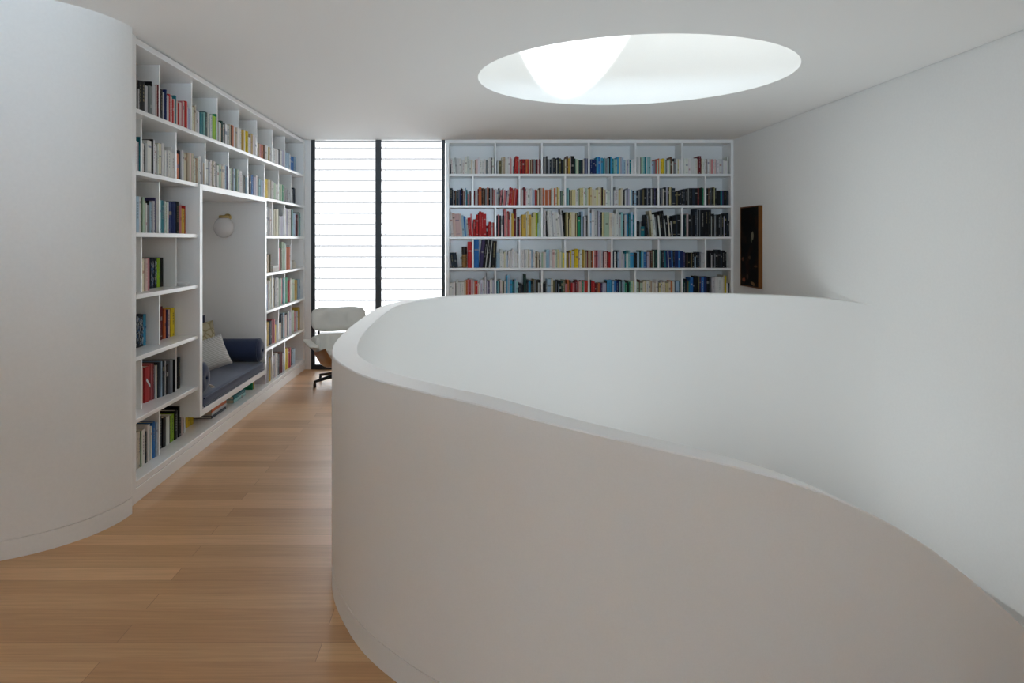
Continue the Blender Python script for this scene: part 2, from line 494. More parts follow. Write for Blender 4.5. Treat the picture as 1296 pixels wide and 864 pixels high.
def book_geo(mb, mp, t, h, dep, col, rnd, M, spec=None):
    """cover (boards and spine) goes to mb, page block to mp"""
    bt = min(.0026, t*.18)
    mb.box((0,.003,0),(bt,dep,h), col, M=M)
    mb.box((t-bt,.003,0),(t,dep,h), col, M=M)
    bul = min(.005, t*.16)
    poly = [(0,.0055),(0,bul),(t*.14,bul*.35),(t*.5,0),(t*.86,bul*.35),(t,bul),(t,.0055)]
    mb.prism(poly, 0, h, col, M=M)
    mp.box((bt,.0055,.003),(t-bt,dep-.004,h-.003), PAGE, M=M)
    lum = .3*col[0]+.6*col[1]+.1*col[2]
    y = -.0006
    def patch(x0, x1, z0, z1, c):
        mb.add([(x0*t,y,z0),(x1*t,y,z0),(x1*t,y,z1),(x0*t,y,z1)], [(0,1,2,3)], c, M=M)
    if spec == '#':       # printed cloth with pale blots
        for _ in range(int(26*h*t/.004)):
            x = rnd.uniform(.05,.8); z = rnd.uniform(.01,h-.03); s = rnd.uniform(.08,.2)
            patch(x, x+s*rnd.uniform(.5,1), z, z+rnd.uniform(.005,.02), rnd.choice([(.45,.5,.55),(.08,.2,.42),(.6,.6,.58)]))
        return
    if spec == '%':       # white sticker set at a slant
        mb.add([(.18*t,y,h*.62),(.30*t,y,h*.68),(.95*t,y,h*.46),(.95*t,y,h*.36)], [(3,2,1,0)], (.7,.72,.74), M=M)
        return
    if t < .012: return
    r = rnd.random()
    dark = lum < .22
    base = rnd.choice([(.55,.53,.48),(.5,.42,.2),(.6,.6,.6)]) if dark else rnd.choice([(.03,.03,.04),(.12,.10,.09),(.3,.05,.04),(.05,.08,.2)])
    mixk = .45 if dark else .6
    ink = tuple(c*(1-mixk)+b*mixk for c, b in zip(col, base))
    if r < .42:           # a title running down the spine
        z1 = h*rnd.uniform(.8,.93); z = z1
        ww = rnd.uniform(.16,.26)
        while z > h*rnd.uniform(.3,.5):
            l = rnd.uniform(.006,.018); patch(.5-ww/2,.5+ww/2,z-l,z,ink); z -= l+rnd.uniform(.003,.008)
        if rnd.random() < .6: patch(.36,.64,h*.04,h*.04+.012,ink)
    elif r < .60:         # a band
        z = h*rnd.uniform(.6,.88); patch(.1,.9,z-rnd.uniform(.008,.03),z,ink)
        if rnd.random() < .5: patch(.1,.9,h*.1,h*.1+.006,ink)
    elif r < .68:
        z = h*rnd.uniform(.35,.75); patch(.25,.75,z-.02,z,ink)

def jit(c, rnd, a=.10):
    f = 1 + rnd.uniform(-a,a)
    return tuple(max(.004,min(.78,x*f*(1+rnd.uniform(-.04,.04)))) for x in c)

BOOKS = []   # dicts: matrix, t,h,dep,col,code,area,where,spec
def add_bay(items, where, case):
    """items: list of books already placed; ordinals are counted here"""
    for it in items:
        it['where'] = where; it['case'] = case
    names = [COL[i['code']][0] for i in items]
    cnt = {}
    for it, nm in zip(items, names):
        cnt[nm] = cnt.get(nm,0)+1; it['nth'] = cnt[nm]
    for it, nm in zip(items, names):
        it['total'] = cnt[nm]
    if items:
        mh = sum(i['h'] for i in items)/len(items); mt = sum(i['t'] for i in items)/len(items)
        for it in items:
            a = []
            if it['h'] > mh*1.13: a = ['tall']
            elif it['h'] < mh*.84: a = ['short']
            elif it['t'] > mt*1.45: a = ['thick']
            elif it['t'] < mt*.62: a = ['slim']
            it['adj'] = a
    BOOKS.extend(items)

# ---- back bookcase rows: pixel widths and heights read off the photograph
BACK = [
 (2.302, [
  (569,625,"n1.6,13 w2.6,20,-5 w3,20,-5 l2.5,21,-5 w3.5,20,-5 w3,20,-5 w3,18,0 w3.5,22 w3,23 w2.5,18 c2,18 w3,18 t1.5,18 P2.5,19 w3,21 w3,18 w2.5,17 w2.5,19 g3,18 w2,20 w2,22 k1.6,21 w2.5,21"),
  (629,684,"l1.5,17 w1.5,18 h4,17 c2.2,22 t3.5,22 w2,21 w2.5,20 w2.5,22 p1.5,22 P1.5,20 w1.5,19 g2,10 r3.2,23,4 r2.2,22,4 P1.2,19,0 r2.5,19 R2,19 r2.5,19 R2.5,19 o2.5,19 r2,19 c1.8,19 O1.5,18 t1.5,19 R2.5,19 g3,19 k1.5,18 R2,19 P2,18 R2,19"),
  (687.8,744,"g4,22 k2,23 g2,19 l1,18 n3,19 g2,20 n3,21 k2,20 c1.2,18 n2.5,21 h3,20 k2,19 n2,18 h2,19 c1.8,19 O3,23 Y3,20 P1,22 k5,23 e2,20 L2.2,19 c2,19 e3.5,18 n3,18 c2,19 B2.5,20 v1.2,20 B1.5,20"),
  (747,803,"B4,19 B3,18 B2.5,18 A3,22 b2.5,22 a1.5,21 A3,21 T2,20 q1.5,21 g3,20 q2.5,20 k1.8,22 A3,22 T2.5,20 q2.5,19 L2,19 A3,22 Z2,21 v2.5,22 a2.5,21 a3,18 w2,18 v2,18 w2,19 T2.5,18 w2.5,18 w2.5,19"),
  (806.5,862,"w2.5,22 w2,21 k1,21 L3,22 q2.5,22 T2,22 w1.2,21 q3,22 q2.5,22 w1.2,22 a3,16 g3,17 r1.5,19 L2.5,18 o1.5,20 w1.5,18 y3,19 y3,20 L1.5,19 g2.5,18 w3,17 L1.5,19 O2.5,22 w2,16 k1,20 g2.5,20 w2.5,19 Z2,19 w3,19"),
  (865,922,"w2.5,20 w3,20 w3,19 w2.5,19 w3,20 w2.5,20 P1,19 R3.5,23 t1.5,20 w2.5,19 w2.5,18 O1,19 w2,19 P3,19 p1.5,19 w2,19 P2,19 l1,18 w2.5,18 w3,19 l2,19 w2,18 w2.5,17 w1.5,22")]),
 (1.932, [
  (569.3,597.3,"n4.5,22 k1,20 l1,19 n2.5,19 O2,19 T1.5,18 n2,20 g1.5,20 B2,20 k2,22 n1.5,21 R1,19 c1.2,18 R1.5,18 a2,22 T2,20 p2,14 w1.5,18 k1,18 R1.5,18 w1.5,16"),
  (599.7,656,"R2,19 w2,19 l1.5,19 R1.5,21 o4,23 k1.5,22 O3,22 k1,21 g2.5,22 o2,23 k2.5,22 w1.5,21 g1.2,22 R1.5,22 P1.2,20 p1.5,20 w2,21 l2.5,20 k2,22 p2,20,5 k1.5,22,5 w1.2,19,5 p1.5,20,5 p1.5,19,5 V1.5,19,5 w1.5,20,5 P1.5,20,5 r2.2,23,5 r2.5,22,5 o1.2,20,5 r1.5,19,5 p2,22,5 r2,21,5 R1,20,5"),
  (658.7,714.3,"P2.5,21 w1.5,20 R2.5,23 p1.5,18 w2.5,22 w3,20 w1,21 w2.5,22 a2,21 v2,20 r1.5,20 o1.5,20 k1,19 c2,20 O1.2,22 t2.5,22 P1.5,22 o2,22 P2,20 o2,20 o1.5,20 P2,19 o2,20 k1,20 c2,22 w2,22 o2.2,22 c2.5,22 Y1.2,23 Z2.5,22 w1.2,19 e1.5,19 L1,18 k1,18 c2.2,18"),
  (717,773.3,"T1.5,22 q1.5,22 k1,20 Z1.5,19 k1,19 Z5,20 w3,19 L1,20 h1,21 Z2.5,22 Z2,22 w2.5,23 L2,22 w1,21 Z2,21 Y1,22 Z2.5,23 c2,21 c3,20 Z2.5,20 c2,23 Z2,22 O1,22 k1,23 Z2,21 t1.5,20 w2,20 L1.5,20 w2,19 v1,19"),
  (775.7,832.3,"g1.5,20 w2,19 w4,24 Z3,20 c2.2,22 w1,22 k2,20 w1.5,19 v2,20 g1,22 v2,21 w2,21 a1.5,20 n2.5,19 a2.5,19 n2,19 k1,18 g2,20 n2,20 k1.5,21 h2,20 k2,22 n2,22 g1.5,22 k2,22 n1.5,22 l1.2,21 k3,22 V1.5,22 k3,22"),
  (835,891.8,"n2,22 g1.5,22 c2,21 k2,23 v2,23 k1.5,23 Z2.5,23 k1,23 n3.5,22 k1.5,17 h1.5,17 k2,18 n1.5,19 k3,20 n2,21 k3,21 g1.5,22 k4,22 n3,22 k3,22 R2,22 k3,22 e1,23 G2,22"),
  (894.3,922,"k2,22 O1.5,22 k1.5,22 g1,22 k1.5,22 h1.5,23 Z1,23 k1.5,22 k3,19 k2,19 T2,19 V1.5,19 k4,19 n2,19")]),
 (1.563, [
  (569,625.5,"w2.5,31,-4 P3,30,-4 P5,29,-4 P2,29,-4 a2.5,27,-4 b1.5,26,-4 a1.5,25,-4 l1.5,22,-4 r3.5,24,-4 p1.5,29,-4 r2.5,22,0 k1,13 r2,28 R1,30 r2.5,32 r2.5,31 r3,29 R2,14 r1,16 r2.5,19 P2,18 r1.5,18"),
  (628.7,685.3,"n1.5,27 p1.5,28 k2,27 w2.2,15 n1.5,27 p2.5,35 P1.5,30 r1,32 p1.5,22 w1.8,31 Y3,29 R2.5,35 w1,30 k2.5,25 p1,22 w1.2,25 k1,16 Y5,28 w1.2,31 Z2.2,32 Y2.5,28 Z2.5,25 Z1.2,31 Z1.5,31 y1.2,30 E1,30 a1,17 L3.5,31"),
  (687.7,744.3,"w3,34 k1.5,20 l1.5,27,-5 w2,33,-5 w2,34,-5 l2,33,-5 w1.5,33,-5 w2.5,31,-5 w2.5,31,-5 w2,31,-5 l2,28,-5 w1.5,35,-5 k2,33,-5 h1.5,31,0 Z2.2,31 k1,23 Z1.2,22 Z2,31 c4.5,31 O1.2,28 Z1.2,30 e1,30 G3.2,25 e1,27 a2.5,32 k1,26 l3,26 k1,20 g1.5,27"),
  (746.7,803.8,"a2,30 w3,34 l2.5,34 g2,33 v2.5,32 k1.5,31 Z1.5,31 h1.2,31 L5.5,31 c3.2,30 w2.2,30 w2,29 w3,34 l2.5,28 q2.5,31 n1.5,20 l2.2,28 A1.5,29 n1,28 T2,29 a2.5,31 T2.5,28"),
  (806.2,862.8,"k3,20 g1.5,19 T4,13 n1.2,21 k2,28,-5 g1.5,27,-5 h2,26,-5 c2.5,33,-5 w2.5,28,-5 g1.5,25,-5 k2.5,31,-5 w1.5,27,-5 k3,32,-5 k2,33,-5 w1,22,-5 k3,27,-5 c1.5,27,-5 k2,24,-5 w1,20,-5 k3,27,0 n2,27 k3,28 k2,27"),
  (865.2,923.5,"n1.5,27 e1.5,28 P2,29 k2,28 n2,27 k2.5,27 n2,35 g1.5,35 k1,34 g1,34 k5,34 k3,34 k3,34 l1,26 k2.5,29 g1.5,27 k2.5,28 k2.5,28 g1,27 k2,28 v1,26 k2,29 n1.5,30 k1.5,20")]),
 (1.195, [
  (569.3,579.5,"n3.4,19,-7 n3.4,19,-7"), (591.8,597.2,"r5,33"),
  (599.8,656.3,"b6.5,36 V4.5,35,6 k3.5,36,6 w1,36,6 k3.5,36,6 w1,36,6 k6,34,3 a4.5,19,0 w3,24 w2,18 c2,20 w2,22 a1.2,16 w2,21 w3,22 w2.2,24 w2,21 w2,20 w2.5,18"),
  (658.7,714.3,"w2,23 w2.5,23 l1,23 w2,23 w2,23 c2,23 w2.2,22 a2.5,23 w2.5,22 c2,18 O1,14 c2.5,20 k1,10 w2,19 L2,19 c2.2,20 w1.5,20 a4,23 v1.2,23 w2,23 l1,22 P3,23 w1.5,22 L2,23 Z2,23 c3,20 L1.5,20 y2.5,19"),
  (717,773.3,"Y2,19 O1,21 P2.2,19 y1.5,22 l3.5,21 y2,23 y3,24 O1,22 c1.5,20 w2.5,23 O1,22 Y2.2,23 Z1,22 O1,22 t2,20 R1.5,22 Z1.5,22 t2,22 O1.5,21 o1.5,21 w1.2,22 p2,22 R1,22 p2.2,22 v2,22 P2,22 l2,22 k1,22 p1.5,20 P3,20 R1.5,21 r4,20"),
  (776,832.3,"n1.2,20 w2,20 k1,21 n1.5,22 a1.5,20 v3,22 l2.5,21 v2,18 T2,21 w2.5,18 q2.2,22 A5,19 k4,19 a3,20 e2,22 A2,20 q1.5,22 b2.5,20 B1.5,20 v2.5,20 P1.5,20 k1.2,19 O2.5,22 L1.5,21 k1.5,22 e3,23"),
  (835,891.8,"q1,22 e1.5,20 n2.5,22,-3 T2,21,-3 B2.5,22,-3 l1.2,22,-3 B3,22,-3 b2,22,-3 k1.5,22,0 B4,22 b2.5,22 B4,21 V2,20 k2,19 O1.2,18 k2.5,19 k1,19 h1.5,19 k3,19 a2,14 k1.5,19 n3,20 g2,20 w1.2,18 l1.5,19 n1,18"),
  (894.3,921,"k4,22 k1.5,22 l1.5,16 k3,22 g1,18 k3,22 k3,23 n2,22 k4,22 k2,20 w1,20")]),
 (.827, [
  (569,625.6,"w3,20 w2,20 w2.5,22 k1,20 w2.5,24 w2,21 w2.5,21 w3,21 c2.5,23 o2.5,24 p2,25 r2,24 P1.2,25 p1.5,24 l1,25 P1,22 o1.5,22 r2.5,23 P2,20 w1.5,18 v3,24 l1.5,25 k1,25 w2,28 g1,33 v2.2,22 V1.5,23 w1,24 w2.5,25 v2.5,24"),
  (628.7,685.3,"T1.5,22 q1.5,23 k1,22 w2,24 c2,22 k1,22 w2.5,22 A1.5,29 a3,30 A2.5,24 T1.5,22 n1.5,24 a1.8,25 q2,22 n1.5,21 k2,20 n2,19 k2,18 e2.5,31 k1.5,24 n1.5,24 A2.5,23 k2.5,23 h2,25 g1.5,24 k1,24 k2,24 w1.5,20 k2.5,24"),
  (687.7,744.3,"k3,20 g1.5,21 a4.5,25 c2.5,25 h2.5,23 k1,23 g1,22 k2,24 a1,19 k2.5,23 e1.5,23 h3,24 p2.5,19 o2,24 O1.5,23 k1,23 r2,20 p2.2,20 R1,22 R2.5,24 p2,22 P2.2,22 p1,23 G2.2,22 w1,22 r3,23 o1.2,23"),
  (746.7,803.8,"e1.5,24 r2.5,23 r2,22 R2,20 O2,20 o2.5,20 R1,20 V2,20 v2,20 v2.5,20 k1,23 A5.5,24 k1,23 a2,22 b3,23 B2.5,23 k1,24 q2,22 k1,24 a2,21 q2,23 G3,20 k1,23 e1.5,20 G1.5,21 L3,23 Z1,22 L1.5,23"),
  (806.2,862.8,"L2.5,21 O1,24 L3,20 c2.2,22 Z2,23 w2.5,23 c2.2,23 t1.5,23 w2,21 c2.5,20 w2,24 k1,20 Z2,20 w1.5,22 c2,21 w1.2,23 Z2,20 Z2.5,20 c2,22 o1,23 c2,23 w1.2,22 n1,22 a4,23 e1,22 L2,23"),
  (865.2,898,"e2,23 n1.5,25 h2,23 T1.5,23 b3.5,27 k1.5,27 k4,29 h1.5,28 V2,28 b3,28 B3,28 k3,28"), (901,923,"l4,27 w3.5,28 w3.5,28 w2.5,27 c1.5,30 y1.5,29 w2,20 n1.5,20")]),
]
ROWN = ['top row','second row','third row','fourth row','fifth row','sixth row','bottom row']
YS = YB + .035       # spines stand a little behind the front of the back case
pm = YS/F            # metres per pixel there
rnd = random.Random(11)
for ri, (zsh, bays) in enumerate(BACK):
    bayno = 0
    pend = []
    for bi, (x0, x1, s) in enumerate(bays):
        toks = []
        lean = 0.0; hgt = 20.0
        for tk in s.split():
            q = tk[1:].split(',')
            wpx = float(q[0])
            if len(q) > 1: hgt = float(q[1])
            if len(q) > 2: lean = float(q[2])
            toks.append([tk[0], wpx, hgt, lean])
        # gaps where a leaning book meets an upright one
        gaps = []
        for i, tk in enumerate(toks):
            pl_ = toks[i-1][3] if i else 0.0
            ph = toks[i-1][2] if i else 60
            g = max(0.0, min(ph, tk[2])*(math.tan(math.radians(pl_))-math.tan(math.radians(tk[3]))))
            gaps.append(g)
        gl = max(0.0, toks[-1][2]*math.tan(math.radians(toks[-1][3])))
        W = sum(tk[1]/math.cos(math.radians(tk[3])) for tk in toks); Gp = sum(gaps)+gl
        sc = (x1-x0-Gp)/W
        if bi and not (x0-bays[bi-1][1] > 6 or (ri == 4 and x0 == 901)) : pass
        X = x0
        items = []
        for tk, g in zip(toks, gaps):
            X += g
            wpx = tk[1]*sc
            t = wpx*pm*.985; h = tk[2]*pm; dep = rnd.uniform(.15,.21)
            yo = YS + rnd.uniform(-.006,.012)
            a = math.radians(tk[3])
            xx = (X-VX)*pm
            # lean about the lower corner that stays on the shelf
            wb = wpx/math.cos(a)
            if tk[3] < 0:     # top to the left: pivot at lower left... right corner lifts, so pivot on the left corner
                Mx = Matrix.Translation((xx,yo,zsh)) @ Matrix.Rotation(a,4,'Y')
                Mx = Matrix.Translation((0,0,0)) @ Mx
                Mx = Matrix.Translation((0,0,max(0,0))) @ Mx
            elif tk[3] > 0:
                Mx = Matrix.Translation((xx+wb*pm,yo,zsh)) @ Matrix.Rotation(a,4,'Y') @ Matrix.Translation((-t,0,0))
            else:
                Mx = Matrix.Translation((xx,yo,zsh))
            items.append(dict(M=Mx,t=t,h=h,dep=dep,col=jit(COL[tk[0]][1],rnd),code=tk[0],area=wpx*tk[2],spec=None,low=zsh+h<1.45))
            X += wb
        pend.append((x0,x1,items))
    # bays: runs that share a bay (same compartment) are counted together
    div = [627,686,745.5,804.5,863.5] if ri % 2 == 0 else [598.5,657.5,715.5,774.5,833.5,893]
    for b in range(len(div)+1):
        lo = div[b-1] if b else 0; hi = div[b] if b < len(div) else 9999
        its = [i for (x0,x1,l) in pend if lo <= x0 < hi for i in l]
        if its: add_bay(its, f'{ORD[b+1]} bay, {ROWN[ri]}', 'back bookcase')

odd = [4.80,5.359,5.905,6.466,7.011,7.573,8.09]
half = [4.533,5.073,5.635,6.184,6.727,7.273,7.822,8.383]
odd_r = [7.421,7.928]; half_r = [7.666,8.215]
# ---- left bookcase: books read off as  code x0-x1:ytop  in photograph pixels, by bay, with the plane their spines stand in
ZL = [2.285,1.925,1.565,1.205,.845,.485,.125]
LEFT = [
 # row, where, spine X, tokens
 (0,'first bay',-2.0,"g173-175:94 l175-176.5:112 k176.5-184.5:102 l185-188.5:108 g188.5-192:108 k192-193.5:103 l194-198:107 P198-199.5:107 R199.5-201:107"),
 (0,'second bay',-2.0,"k202.6-206:112 l206-209:116 B209-210.5:113 l210.5-213.5:120 r214-216.5:118.5 P216.5-218.2:122 r218.2-220.5:125 P220.5-222:125 T222-224:120.5 P224-225.5:126 r226-227.5:130 P227.5-231:128.5 p231-232.5:128 P232.5-234.5:128 r234.5-237:127.5 w237-239:135 v239-241.5:137"),
 (0,'third bay',-2.0,"c243.3-245:135 t245-247.3:133.5 w247.3-249:131.5 l249-250.5:139 a250.5-251.5:139 w251.5-253.4:141 T253.5-257.5:142 q257.5-259:142 e259-262.5:141 w262.5-264:142 q264-266:144 w266-267.5:145 L267.5-269:144 E269-273:146 G273-274.4:144"),
 (0,'fourth bay',-2.0,"h275.4-277:152 w277-279:154 c279-280:156 e280-282:152.5 w282-284:157 g284-285:155 w285-288.5:156 w288.5-291:158 c291-292:157 O292-294:159 o294-296.5:158 w296.5-298.5:160 t298.5-300.5:161 w300.5-302:161"),
 (0,'fifth bay',-2.0,"w302.9-304.8:162 Y304.8-308.8:164 w309-310.5:163 y310.5-314:165 w314-317:173 t317-318.5:170 Y318.5-320:169 w320-324.4:172"),
 (0,'sixth bay',-2.0,"t325.5-328.5:181 p328.5-330:182 o330-334:183 O334-336:183 w336-340:184 Y340-341.5:186 w341.5-344.3:187"),
 (0,'seventh bay',-2.0,"l345.2-347:188 w347-353:188 n353-354:189 w354-357:190 v357-360:190"),
 (0,'eighth bay',-2.0,"a361-366.6:193 w366.8-368:195 b368-372:198 a372-374.5:198"),
 (1,'first bay',-2.0,"w172.5-174.5:178 l174.5-177:179 T177-178.4:173"),
 (1,'second bay',-2.0,"w179.6-182:181 k182-184:184 l184-187:181 w187-192.4:177 k192.5-193.3:176 w193.3-195.5:177 w195.5-198:182 l198-199.5:185 w199.5-201:182 c201-205:181 w205-208.3:181 w208.5-210.5:190 l210.5-212.5:190 w212.5-216:190 w216-217.5:186 w217.5-222.4:193"),
 (1,'third bay',-2.0,"o223.6-226.8:194 k226.8-229.3:190 w229.5-231.5:190 l231.5-234:193 c234-237:194 t237-240:193 P240-243:193 c243-245.5:194 w245.5-247:200 c247-249:201 t249-251:200 w251-253:198 w253-256:197 l256-257.5:205 t257.5-259.3:206"),
 (1,'fourth bay',-2.0,"w260.5-264.5:201 l264.5-266.5:205 w266.5-269:202 c269-270.5:204 w270.5-273.5:204 g273.5-275:206 w275-277.5:209 L277.5-280.5:208 c280.5-282.5:210 w282.5-284.5:208 a284.5-286.5:209 V286.5-288.8:210"),
 (1,'fifth bay',-2.0,"w289.9-292:213 L292-294:212 g294-295.5:213 a295.5-298.3:213 n298.3-299.5:214 L299.5-301.5:214 b301.5-303.5:216 w303.5-306.8:216 w307-309:222 n309-311:222 a311-313.3:224"),
 (1,'sixth bay',-2.0,"l314.2-316:221 k316-318.5:221 b318.5-321:221 v321-324:224 w324-326:222 e326-327.5:224 q327.5-330:226 a330-332.5:228 v332.5-334.2:229"),
 (1,'seventh bay',-2.0,"y335.2-339:226 Z339-340:227 c340-343:227 O343-344:228 w344-347:229 L347-349.5:231 w349.5-352.3:233"),
 (1,'eighth bay',-2.0,"L353.3-357:233 G357-359.4:234 w359.5-360.5:238 g360.5-363:238 l363-367:240"),
 (1,'ninth bay',-2.0,"g369.2-371.5:239 n371.5-374.5:238"),
 (2,'first bay',-2.0,"a172-176:248 w176-178:248.5 k178-180:249 L180-182.5:249.5 h182.5-184.8:254 w184.8-187:257 g187-189:259 k189-190.4:254 a190.5-193:256 l193-195.4:254 V195.5-197:250 w197-198.8:251"),
 (2,'second bay',-2.0,"q202-204.5:253 T204.5-208.5:253 w208.5-210:254 L210-212.5:256 w212.5-215:256 B215-220:255 B220-226.5:255 k226.5-230.8:255 p231-234:260 Y234-238.5:264 r238.5-240:261"),
 (3,'second bay',-2.0,"c180.5-183.5:327.5 P183.5-186.5:327.5 p186.5-190.5:327"),
 (3,'second bay',-2.075,"n#191.5-196:327 n#196-199.3:327 E199.5-203.5:327 k204-208:326"),
 (4,'first bay',-2.075,"n#168-173:398 n#173-178:398 n#178-181.5:398 A181.5-185:398"),
 (4,'second bay',-2.08,"R202.6-204.5:388 R204.5-207.3:388 o207.5-210.2:391 V210.5-212.5:392 P212.5-216.3:392 y216.5-221:390"),
 (5,'second bay',(-2.065,-2.0),"P180-181.5:464 r%181.5-192:465 p192.5-194.5:460 R194.5-196.8:460 l197-199:463 c199-200.5:462 n200.5-204:459 a204-205.5:457 n205.5-209:457 l209-210.5:457 k210.5-215:462 g215-220:456 k220.5-222.8:455"),
 (5,'third bay',-2.02,"k225-228:452"),
 (6,'first bay',-2.01,"w170-173:548 w173-175.5:548 c175.5-178.5:547 L178.5-180:546 w180-184.2:545 n184.5-187:547 w187-190:538 T190-191.5:544 w191.5-193.4:540 b193.5-197:535 a197-199:535"),
 (6,'second bay',-2.05,"n203-206:528 k206-210:529 w210-214.3:528 k214.5-216:527 E216-220.6:526 k221-224:520 g224-225.4:520 k225.5-229:514 P229.5-232:522"),
 (6,'third bay',-2.09,"y237-241:520 y241-245:520"),
 (6,'sixth bay',-2.01,"G319.5-322:478 Y322-324.8:478"),
 (2,'first bay right',-1.957,"w337-339:262 l339-341:262 w341-343.3:264"),
 (2,'second bay right',-1.957,"w344.5-346:266 c346-350:264 c350-352.4:264 w352.5-354.5:273 v354.5-358.5:273 l358.5-360:264"),
 (2,'third bay right',-1.957,"w360.9-362.5:263 v362.5-364.5:264 w364.5-368:264 e368-370:265 q370-371.5:265 a371.5-373.5:270 v373.5-375:270 R375-378:271 l378-379.5:268 q379.5-381:270"),
 (3,'first bay right',-1.957,"w336.2-338:322 t338-340.3:322 h340.3-343:321"),
 (3,'second bay right',-1.957,"p353.8-355.5:314 h355.5-357.5:314 L357.5-361.5:306 w361.5-363:309 o363-367:312 l367-368.5:310"),
 (4,'first bay right',-1.957,"b336.3-339:360 w339-342:354 c342-343.3:352"),
 (4,'second bay right',-1.957,"c344.2-346.5:352 l346.5-350:351 w350-353:351 L353-356:352 p356-358:352 T358-360:352"),
 (4,'third bay right',-1.957,"G361.2-364:350 r364.5-367:354 w367.5-369:352 L369-373:353 Y373-376:354 a377-380:353"),
 (5,'first bay right',-1.957,"Y336.5-341.5:407 n341.5-344.5:405 p344.8-348:403 y348-349.5:411 l349.5-352:405"),
 (5,'second bay right',-1.957,"c353.3-356:408 n356-358.5:397 a358.5-360.5:396 P360.5-363:398 n363-364.5:397 w364.5-366:394 v366-367.8:395"),
 (5,'third bay right',-1.957,"T369-370:395 L370-373.4:392 p373.5-375.5:394 l375.5-378:393 Y378-382:388"),
 (6,'first bay right',-1.957,"l336.5-340:448 Y340-343.2:452"),
 (6,'second bay right',-1.957,"Y344.2-345.5:452 v345.5-347.5:451 w347.5-351.3:447 n351.5-354:449 R354.5-357.5:445 w357.5-359:447 B359-360:446"),
 (6,'third bay right',-1.957,"y361.3-364.5:441 r365-368:440 a370-374:441"),
]
import re
merged = {}
def bounds(ri, where):
    """nearest and farthest Y a book may take in that compartment"""
    g = odd if ri % 2 == 0 else half
    n = ORD.index(where.split()[0])
    if where.endswith(' right'):
        g = [7.0] + (odd_r if ri % 2 == 0 else half_r) + [8.655]
        lo, hi = g[n-1], g[n]
        return lo+(.004 if n == 1 else .011), hi-.011
    g = [4.278] + g + [8.655]
    lo, hi = g[n-1], g[n]
    if ri == 6 and n == 6: return 6.6, 6.96
    if ri >= 2 and ri < 6 and lo < 5.255: hi = min(hi, 5.255)
    return lo+.011, hi-.011
runs = {}
for ri, where, Xs, s in LEFT:
    zsh = ZL[ri]
    tk_l = []
    for tk in s.split():
        m_ = re.match(r'([A-Za-z])([#%]?)([\d.]+)-([\d.]+):([\d.]+)', tk)
        tk_l.append((m_.group(1), m_.group(2) or None, float(m_.group(3)), float(m_.group(4)), float(m_.group(5))))
    pa, pb = tk_l[0][2], tk_l[-1][3]
    XA, XB_ = Xs if isinstance(Xs, tuple) else (Xs, Xs)
    Xat = lambda p: XA + (XB_-XA)*(p-pa)/(pb-pa)
    lo, hi = bounds(ri, where)
    dd = [(F*-Xat(a)/(VX-a), F*-Xat(b)/(VX-b)) for _, _, a, b, _ in tk_l]
    dmin, dmax = dd[0][0], dd[-1][1]
    nmin, nmax = max(dmin, lo), min(dmax, hi)
    rm = lambda d: nmin + (nmax-nmin)*(d-dmin)/(dmax-dmin)
    items = []
    for (code, sp, x0, x1, yt), (d0, d1) in zip(tk_l, dd):
        e0, e1 = rm(d0), rm(d1)
        tt = e1-e0
        n = 1 if sp == '%' else max(1, round(tt/.052))
        xm = Xat((x0+x1)/2)
        for k in range(n):
            t = tt/n*.985
            d = e0 + tt*k/n
            ztop = EYE + (VY-yt)*(d0 if n == 1 else (d0+d1)/2)/F
            h = max(.10, min(.335, ztop - zsh)) * (1 if n == 1 else rnd.uniform(.965,1.0))
            xs = xm + rnd.uniform(-.005,.005)
            dep = min(rnd.uniform(.155,.215), 2.275+xs)
            Mx = Matrix.Translation((xs, d, zsh)) @ Matrix.Rotation(PI/2,4,'Z')
            items.append(dict(M=Mx,t=t,h=h,dep=dep,col=jit(COL[code][1],rnd),code=code,area=(x1-x0)/n*h*F/d,spec=sp,low=ztop<1.5))
    merged.setdefault((ri,where), []).extend(items)
for (ri,where), items in merged.items():
    if where.endswith(' right'):
        add_bay(items, f'{where[:-6]} right of daybed, {ROWN[ri]}', 'left bookcase')
    elif ri >= 2 and not (ri == 6 and where in ('fourth bay','fifth bay','sixth bay')):
        add_bay(items, f'{where}, {ROWN[ri]}', 'left bookcase')
    else:
        add_bay(items, f'{where}, {ROWN[ri]}', 'left bookcase')

BOOKS.sort(key=lambda b: -b['area'])
N_IND = 296
rest_mb = MB()
for i, b in enumerate(BOOKS):
    rb = random.Random(1000+i)
    if i >= N_IND:
        book_geo(rest_mb, rest_mb, b['t'], b['h'], b['dep'], b['col'], rb, b['M'], b['spec'])
        continue
    nm = COL[b['code']][0]
    adj = (b['adj'][0]+' ') if b['adj'] else ''
    case = b['case']
    if b['total'] == 1: lab = f"{adj}{nm} book, the only {nm} one in {b['where']}"
    else: lab = f"{adj}{nm} book, {ORD[min(b['nth'],20)]} {nm} from left, {b['where']}"
    if 'daybed' not in lab: lab += f", {case}"
    words = lab.split()
    if len(words) > 16: lab = lab.replace(adj, '', 1)
    if b['spec'] == '#': lab = lab.replace('dark navy book', 'patterned navy book', 1)
    if b['spec'] == '%': lab = 'red book with slanting white sticker, second bay of sixth row, left bookcase'
    mb = MB(); mp = MB()
    split = b['low'] and b['case'] == 'left bookcase'
    book_geo(mb, mp if split else mb, b['t'], b['h'], b['dep'], b['col'], rb, None, b['spec'])
    o = mb.build('book', M_book); o.matrix_world = b['M']
    if split: mp.build('page_block', M_book, o)
    tag(o, lab, 'book', f"books in the {case}")
o = rest_mb.build('books', M_book)
tag(o, 'the many smaller and farther books filling the rows of both bookcases', 'books', 'remaining books', 'stuff')

